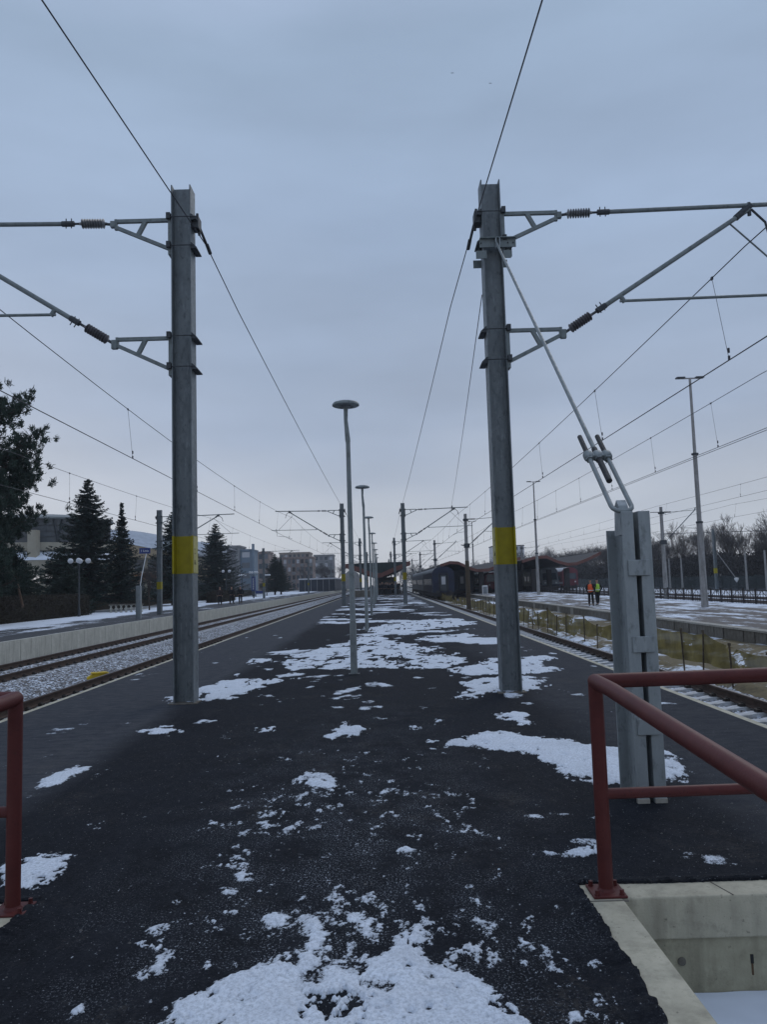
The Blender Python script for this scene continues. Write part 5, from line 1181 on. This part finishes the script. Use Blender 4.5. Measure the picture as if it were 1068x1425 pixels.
# ------------------------------------------------------------------ canopies
def canopy_profile(t, P, th, y0, y1, zf=.55):
    up = P; lo_ = [(x, z - th) for x, z in P]
    b = MB(); b.prism([(x, z - .04) for x, z in up] + [(x, z - th + .04) for x, z in lo_ and [(x, z) for x, z in up]][::-1], y0 + .25, y1); b.build('roof', M_SOFFIT, t)
    b = MB(); b.prism([(x, z) for x, z in up] + [(x, z - zf) for x, z in up][::-1], y0, y0 + .22); b.build('fascia', M_REDF, t)
t = thing('platform_canopy', (-.6, 108, 0), 'butterfly shaped platform canopy with red fascia at the far end of the platform', 'canopy')
P = [(-4.55, 4.45), (-2.6, 3.9), (-.9, 3.15), (-.3, 3.0), (.5, 3.05), (2.2, 3.75), (4.5, 4.6)]
canopy_profile(t, [(x, z + .0) for x, z in P], .5, 0, 80, .62)
b = MB(); b.prism([(-4.4, 4.42), (-2.6, 3.85), (-.9, 3.1), (.5, 3.0), (2.2, 3.7), (4.4, 4.5), (4.4, 4.52), (-4.4, 4.46)], .6, .8); b.build('rear_panel', M_DKG, t)
for k in range(9): b = MB(); b.box((-.55, 1.2 + k * 9, 0), (.15, 1.9 + k * 9, 3.0)); b.build('column', M_SOFFIT, t)
b = MB(); b.prism([(-2.4, 2.9), (-.6, 2.35), (.2, 2.35), (2.4, 3.1), (.5, 2.5 + .4), (-.9, 2.5 + .4)], .9, 1.3); b.build('bracket', M_SOFFIT, t)
t = thing('kiosk', (.35, 119, 0), 'small dark kiosk under the platform canopy', 'kiosk'); b = MB(); b.box((-1.5, 0, 0), (1.7, 9, 2.5)); b.build('wall', M_SOFFIT, t); b = MB(); b.box((-1.1, -.05, .9), (1.2, .0, 2.0)); b.build('window', M_GLASSD, t)
t = thing('stair_parapet', (-3.0, 96, 0), 'low grey stair parapet with railing under the left side of the canopy', 'parapet'); b = MB(); b.box((-.9, 0, 0), (1.6, 6, .75)); b.build('wall', M_BLOCK, t); b = MB(); b.bar((-.9, 0, 1.05), (1.6, 0, 1.05), .06, .06)
for k in range(4): b.bar((-.85 + k * .8, 0, .7), (-.85 + k * .8, 0, 1.05), .05, .05)
b.build('railing', M_DKG, t)
def wave(name, x0, label, P, y0, y1, cols):
    t = thing(name, (x0, y0, -.3), label, 'canopy'); canopy_profile(t, P, .4, 0, y1 - y0, .42)
    for cx in cols:
        for k in range(6): b = MB(); b.box((cx - .35, 2 + k * 12, 0), (cx + .35, 2.7 + k * 12, 3.3)); b.build('column', M_SOFFIT, t)
wave('wavy_canopy', 0, 'wavy red edged canopy over the tracks beside the blue coach', [(8.2, 4.35), (9.6, 4.75), (10.8, 4.65), (12.2, 3.9), (13.4, 3.5), (15, 3.55), (16.6, 4.1), (18.2, 4.9), (19.6, 5.0)], 110, 185, (14.2,))
wave('wavy_canopy', 0, 'wavy red edged canopy between floodlight mast and orange vest worker', [(19.9, 4.6), (21.8, 5.1), (23.4, 5.15), (25.0, 4.4), (26.4, 4.0), (27.6, 4.05), (29.2, 4.6), (31.2, 5.5)], 110.5, 180, (21.9, 26.7))

# ------------------------------------------------------------------ trains
def coach(name, x, y, L, W, H, body, lower, label, cat, front='door', roofm=None, windows=9, slant=0.0, stripe=None):
    t = thing(name, (x, y, -.75), label, cat, None)
    hw = W / 2; P = [(-hw, .9), (hw, .9), (hw, H - .9)] + [(hw * math.cos(R(a)), H - .9 + .9 * math.sin(R(a))) for a in range(15, 180, 15)] + [(-hw, H - .9)]
    k = len(P); vs = [(px_, slant * max(0, pz - 1.6) if slant else 0, pz) for px_, pz in P] + [(px_, L, pz) for px_, pz in P]
    b = MB(); b.add(vs, [tuple(range(k)), tuple(range(2 * k - 1, k - 1, -1))] + [(i, i + k, (i + 1) % k + k, (i + 1) % k) for i in range(k)]); b.build('body', body, t)
    b = MB(); b.box((-hw * .92, .4, .35), (hw * .92, L - .4, .9)); b.build('underframe', M_SOFFIT, t)
    if roofm:
        b = MB(); R_ = [(hw * 1.01 * math.cos(R(a)), H - .9 + .92 * math.sin(R(a))) for a in range(10, 171, 16)]; kk = len(R_)
        vs = [(px_, .6 + slant * (pz - 1.6), pz) for px_, pz in R_] + [(px_, L, pz) for px_, pz in R_]; b.add(vs, [(i, i + 1, i + 1 + kk, i + kk) for i in range(kk - 1)]); b.build('roof', roofm, t)
    if stripe: b = MB(); b.box((-hw - .012, slant * .6, 1.25), (-hw + .02, L, 1.6)); b.build('stripe', stripe, t)
    wm = MB().box((-.02, -.7, 0), (.02, .7, .85)).mesh('window', M_GLASSD)
    for s in (-1, 1):
        for q in range(windows): o = bpy.data.objects.new('window', wm); COL.objects.link(o); o.parent = t; o.location = (s * (hw + .005), 2.6 + (L - 4) * q / windows, 1.9)
    for yy in (3.2, L - 3.2):
        for s in (-.75, .75):
            for d in (-1.2, 1.2): b = MB(); b.lathe([(0, -.06), (.44, -.06), (.46, .06), (0, .06)], None, 16, (s, yy + d, .46), 'x'); b.build('wheel', M_DKMET, t)
    sy = lambda z: slant * max(0, z - 1.6) - .03
    if front == 'door':
        b = MB(); b.box((-.42, -.06, 1.1), (.42, .02, 3.2)); d_ = b.build('end_door', M_DKMET, t); b = MB(); b.box((-.26, -.09, 1.95), (.26, -.06, 3.0)); b.build('door_window', M_WHITETR, d_)
        b = MB(); b.tube([(-.55, -.12, 1.0), (-.55, -.12, 3.4), (.55, -.12, 3.4), (.55, -.12, 1.0)], .07, n=8); b.build('gangway', M_SOFFIT, t)
    else:
        b = MB(); z0, z1 = 2.1, 3.2; b.add([(-hw * .8, sy(z0), z0), (hw * .8, sy(z0), z0), (hw * .74, sy(z1), z1), (-hw * .74, sy(z1), z1)], [(0, 1, 2, 3)]); b.build('windscreen', M_GLASSD, t)
        b = MB(); b.box((-hw, -.12, .9), (hw, .0, 1.35)); b.build('bumper', lower, t)
        for s in (-.9, .9): b = MB(); b.lathe([(0, -.16), (.13, -.16), (.15, 0)], None, 12, (s, 0, 1.6), 'y'); b.build('headlight', M_WHITE, t)
    for s in (-.85, .85): b = MB(); b.lathe([(0, -.6), (.2, -.6), (.2, -.54), (.07, -.5), (.07, 0)], None, 12, (s, 0, .98), 'y'); b.build('buffer', M_SOFFIT, t)
    return t
M_ROOFT = mat('train_roof_grey', (.16, .17, .18), .7, .3, .6)
coach('railway_coach', 8.1, 104, 24, 2.9, 4.35, M_BLUETR, M_BLUETR, 'navy blue railway coach, its round roofed end facing the camera', 'railway coach', roofm=M_ROOFT)
coach('railway_coach', 8.1, 128.6, 24, 2.9, 4.35, M_COACHG, M_BLUETR, 'grey railway coach coupled behind the navy one', 'railway coach', roofm=M_ROOFT)
coach('railway_coach', 8.1, 153.2, 24, 2.9, 4.35, M_COACHG, M_BLUETR, 'last pale coach of the long rake right of the platform', 'railway coach', roofm=M_ROOFT)
coach('railway_coach', 12.0, 118, 24, 2.9, 4.2, M_BLUETR, M_BLUETR, 'dark coach standing in the shade under the wavy canopy', 'railway coach')
coach('passenger_train', 27.6, 128, 70, 2.9, 4.35, M_GREYTR, M_BLUETR, 'grey multiple unit train with a slanted blue nose', 'train', front='cab', roofm=M_WHITETR, windows=22, slant=.55, stripe=M_BLUETR)
coach('railcar', 35.2, 146, 25, 2.9, 4.3, M_REDTR, M_REDTR, 'red railcar with a wide windscreen under the canopy tip', 'railcar', front='cab', roofm=M_WHITETR, stripe=M_WHITETR)
coach('railcar', 31.6, 160, 25, 2.9, 4.2, M_REDTR, M_REDTR, 'red and white railcar just behind the grey train nose', 'railcar', front='cab', roofm=M_WHITETR, stripe=M_WHITETR)
coach('railcar', 17.6, 122, 18, 3.4, 3.6, M_REDTR, M_REDTR, 'red vehicle low under the wavy canopy, left of the near right mast', 'railcar', front='cab', windows=5, stripe=M_WHITETR)
t = thing('white_cabinet', (13.6, 104, -.3), 'small white cabinet on the right platform under the canopy', 'cabinet'); b = MB(); b.box((-.35, -.2, 0), (.35, .2, 1.2)); bevel(b.build('case', M_WHITE, t), .02); b = MB(); b.box((-.27, -.22, .12), (.27, -.2, 1.05)); b.build('door', M_GREYTR, t)

# ------------------------------------------------------------------ people
def skin_obj(name, nodes, edges, m, parent, sub=1):
    me = bpy.data.meshes.new(name); me.from_pydata([n[0] for n in nodes], edges, [])
    o = bpy.data.objects.new(name, me); COL.objects.link(o)
    o.modifiers.new('skin', 'SKIN'); sd = me.skin_vertices[0].data
    for i, n in enumerate(nodes): sd[i].radius = (n[1], n[2] if len(n) > 2 else n[1])
    sd[0].use_root = True
    s = o.modifiers.new('sub', 'SUBSURF'); s.levels = sub; s.render_levels = sub
    bpy.context.view_layer.update()
    m2 = bpy.data.meshes.new_from_object(o.evaluated_get(bpy.context.evaluated_depsgraph_get())); o.modifiers.clear(); o.data = m2
    m2.materials.clear(); m2.materials.append(m); m2.polygons.foreach_set('use_smooth', [True] * len(m2.polygons)); o.parent = parent; return o
def person(x, y, z, rz, label, top, legs, vest=None, stride=.06, group=None, cat='person', elbow=.10, hood=False):
    t = thing('person', (x, y, z), label, cat, group, rz)
    B = [((0, 0, .95), .10, .07), ((0, 0, 1.15), .09, .07), ((0, 0, 1.38), .10, .065), ((0, 0, 1.48), .05), ((0, .01, 1.56), .06), ((0, .0, 1.64), .082, .095), ((0, 0, 1.71), .07, .08)]
    E = [(0, 1), (1, 2), (2, 3), (3, 4), (4, 5), (5, 6)]; arms = []
    for s in (-1, 1):
        k = len(B); B += [((s * .17, 0, 1.38), .035), ((s * (.22 + elbow * .6), .03, 1.13), .032), ((s * (.20 + elbow * .2), -.10, .90), .026), ((s * .20, -.13, .84), .03, .018)]
        E += [(2, k), (k, k + 1), (k + 1, k + 2), (k + 2, k + 3)]
        for f in range(5): j = len(B); a = (f - 2) * .017; B += [((s * .20 + a, -.14 - (.02 if f == 0 else 0), .80 + .008 * abs(f - 2)), .008), ((s * .20 + a * 1.1, -.13 - (.02 if f == 0 else 0), .755 + .015 * abs(f - 2)), .007)]; E += [(k + 3, j), (j, j + 1)]
    for s in (-1, 1):
        k = len(B); B += [((s * .10, 0, .86), .065), ((s * .11, -.01 + s * stride * .4, .48), .05), ((s * .12, s * stride, .09), .045), ((s * .13, s * stride - .15, .04), .045, .03)]; E += [(0, k), (k, k + 1), (k + 1, k + 2), (k + 2, k + 3)]
    skin_obj('body', B, E, M_SKIN, t)
    skin_obj('trousers', [((0, 0, .98), .15, .12)] + [p for s in (-1, 1) for p in (((s * .10, 0, .84), .105), ((s * .11, -.01 + s * stride * .4, .48), .085), ((s * .12, s * stride, .10), .075))], [(0, 1), (1, 2), (2, 3), (0, 4), (4, 5), (5, 6)], legs, t)
    for s in (-1, 1): skin_obj('shoe', [((s * .12, s * stride + .03, .06), .06), ((s * .13, s * stride - .18, .045), .045)], [(0, 1)], M_BLACK, t)
    J = [((0, 0, .86), .175, .13), ((0, 0, 1.12), .17, .13), ((0, 0, 1.38), .18, .13), ((0, 0, 1.47), .09)]; JE = [(0, 1), (1, 2), (2, 3)]
    for s in (-1, 1): k = len(J); J += [((s * .20, 0, 1.40), .075), ((s * (.23 + elbow * .6), .03, 1.13), .065), ((s * (.205 + elbow * .2), -.09, .92), .052)]; JE += [(2, k), (k, k + 1), (k + 1, k + 2)]
    skin_obj('jacket', J, JE, top, t)
    if vest:
        v = skin_obj('vest', [((0, 0, .84), .20, .15), ((0, 0, 1.10), .195, .15), ((0, 0, 1.36), .215, .145), ((0, 0, 1.44), .14)], [(0, 1), (1, 2), (2, 3)], vest, t)
        b = MB(); b.lathe([(.235, -.025), (.24, 0), (.235, .025)], None, 20, (0, 0, 0)); q = b.build('reflective_band', M_REFL, v); q.scale = (.93, .72, 1); q.location = (0, 0, 1.02)
    skin_obj('hat' if not hood else 'hood', [((0, .015, 1.66), .088, .10), ((0, .01, 1.745), .078, .088)], [(0, 1)], M_COATD, t)
    b = MB()
    for s in (-1, 1): b.box((s * .035 - .01, -.098, 1.65), (s * .035 + .01, -.085, 1.66))
    b.box((-.02, -.098, 1.59), (.02, -.08, 1.597)); b.build('face_features', M_BLACK, t)
    b = MB(); b.bar((0, -.085, 1.66), (0, -.112, 1.615), .022, .02); b.build('nose', M_SKIN, t)
    return t
person(13.82, 51.9, -.3, R(150), 'person in an orange safety vest and dark trousers standing on the right platform', M_COATD, M_COATD, M_ORANGE, .04)
person(14.62, 53.2, -.3, R(200), 'person in a lime green safety vest and dark trousers beside the orange vest', M_COATD, M_COATD, M_LIME, .12, elbow=.22)
M_COAT2 = mat('brown_winter_coat', (.04, .028, .026), .9, .3, 9)
person(-15.5, 74, 0, R(190), 'person in a dark brown coat walking at left, nearest of the three walkers', M_COAT2, M_COATD, None, .10)
person(-15.05, 77.4, 0, R(160), 'person in black winter clothes, middle of the three walkers at left', M_COATD, M_COATD, None, .14, elbow=.2)
dk = person(-14.25, 77.8, 0, R(200), 'person in black winter clothes, right of the three walkers at left', M_COATD, M_COATD, None, .08)
rnd = random.Random(8)
for k, (x, y) in enumerate(((-.1, 103), (.45, 104.5), (.95, 103.4), (1.5, 104.2), (1.9, 106), (.7, 107), (2.9, 104.5), (-1.6, 105.5), (.2, 110), (1.3, 111), (-.4, 108.5), (2.2, 109), (1.7, 114), (3.0, 112))):
    copy_tree(dk, (x, y, 0), 'person in dark winter clothes in the crowd waiting under the platform canopy', rz=math.pi + rnd.uniform(-.9, .9), scale=rnd.uniform(.93, 1.04), group='people waiting under the canopy')
# birds
for k, (p, lb) in enumerate((((6.0, 52, 37.5), 'tiny dark bird high in the sky, left one'), ((9.0, 54, 38.0), 'tiny dark bird high in the sky, right one'))):
    b = MB(); b.tube([(-.0, -.16, 0), (0, -.05, .01), (0, .1, 0), (0, .2, 0)], [.01, .045, .04, .01], n=6); V = [(0, -.06, .01), (.22, -.02, .08), (.42, .06, .02), (0, .07, .01)]
    b.add(V, [(0, 1, 2, 3)]); b.add([(-x, y, z) for x, y, z in V], [(3, 2, 1, 0)]); o = b.build('bird', M_BLACK); o.location = p; o.scale = (.32, .32, .32); tag(o, lb, 'bird')
# small track side cables and litter: a few pebbles and dark spots on the asphalt

# ------------------------------------------------------------------ thin winter air that softens the far end of the station
hz = MB(); hz.box((-700, -60, -4.2), (700, 700, 60)); hz = hz.build('haze'); tag(hz, 'thin winter haze softening the far trees and buildings', 'haze', kind='stuff')
mh = bpy.data.materials.new('haze'); mh.use_nodes = True; mh.node_tree.nodes.clear()
pv = mh.node_tree.nodes.new('ShaderNodeVolumePrincipled'); pv.inputs['Density'].default_value = 0.0004; pv.inputs['Color'].default_value = (0.88, 0.93, 1.0, 1)
oh = mh.node_tree.nodes.new('ShaderNodeOutputMaterial'); mh.node_tree.links.new(pv.outputs[0], oh.inputs['Volume'])
hz.data.materials.clear(); hz.data.materials.append(mh)

rnd = random.Random(31); b = MB()
for k in range(260):
    y = rnd.uniform(2.6, 9.5); x = rnd.uniform(-2.6, 2.4)
    if y < 4.5 and not (LX1 + .1 < x < WX0 - .12): continue
    q_ = rnd.uniform(.004, .011); a = rnd.uniform(0, 6.28); c_, s_ = math.cos(a) * q_, math.sin(a) * q_; h = q_ * .7
    b.add([(x - c_, y - s_, 0), (x + s_, y - c_, 0), (x + c_, y + s_, 0), (x - s_, y + c_, 0), (x + rnd.uniform(-.3, .3) * q_, y, h)], [(0, 1, 4), (1, 2, 4), (2, 3, 4), (3, 0, 4)])
o = b.build('loose_gravel', mat('loose_stone', (.14, .135, .13), .9, .5, 30), fix=False); tag(o, 'loose small stones scattered over the near asphalt', 'gravel', kind='stuff')
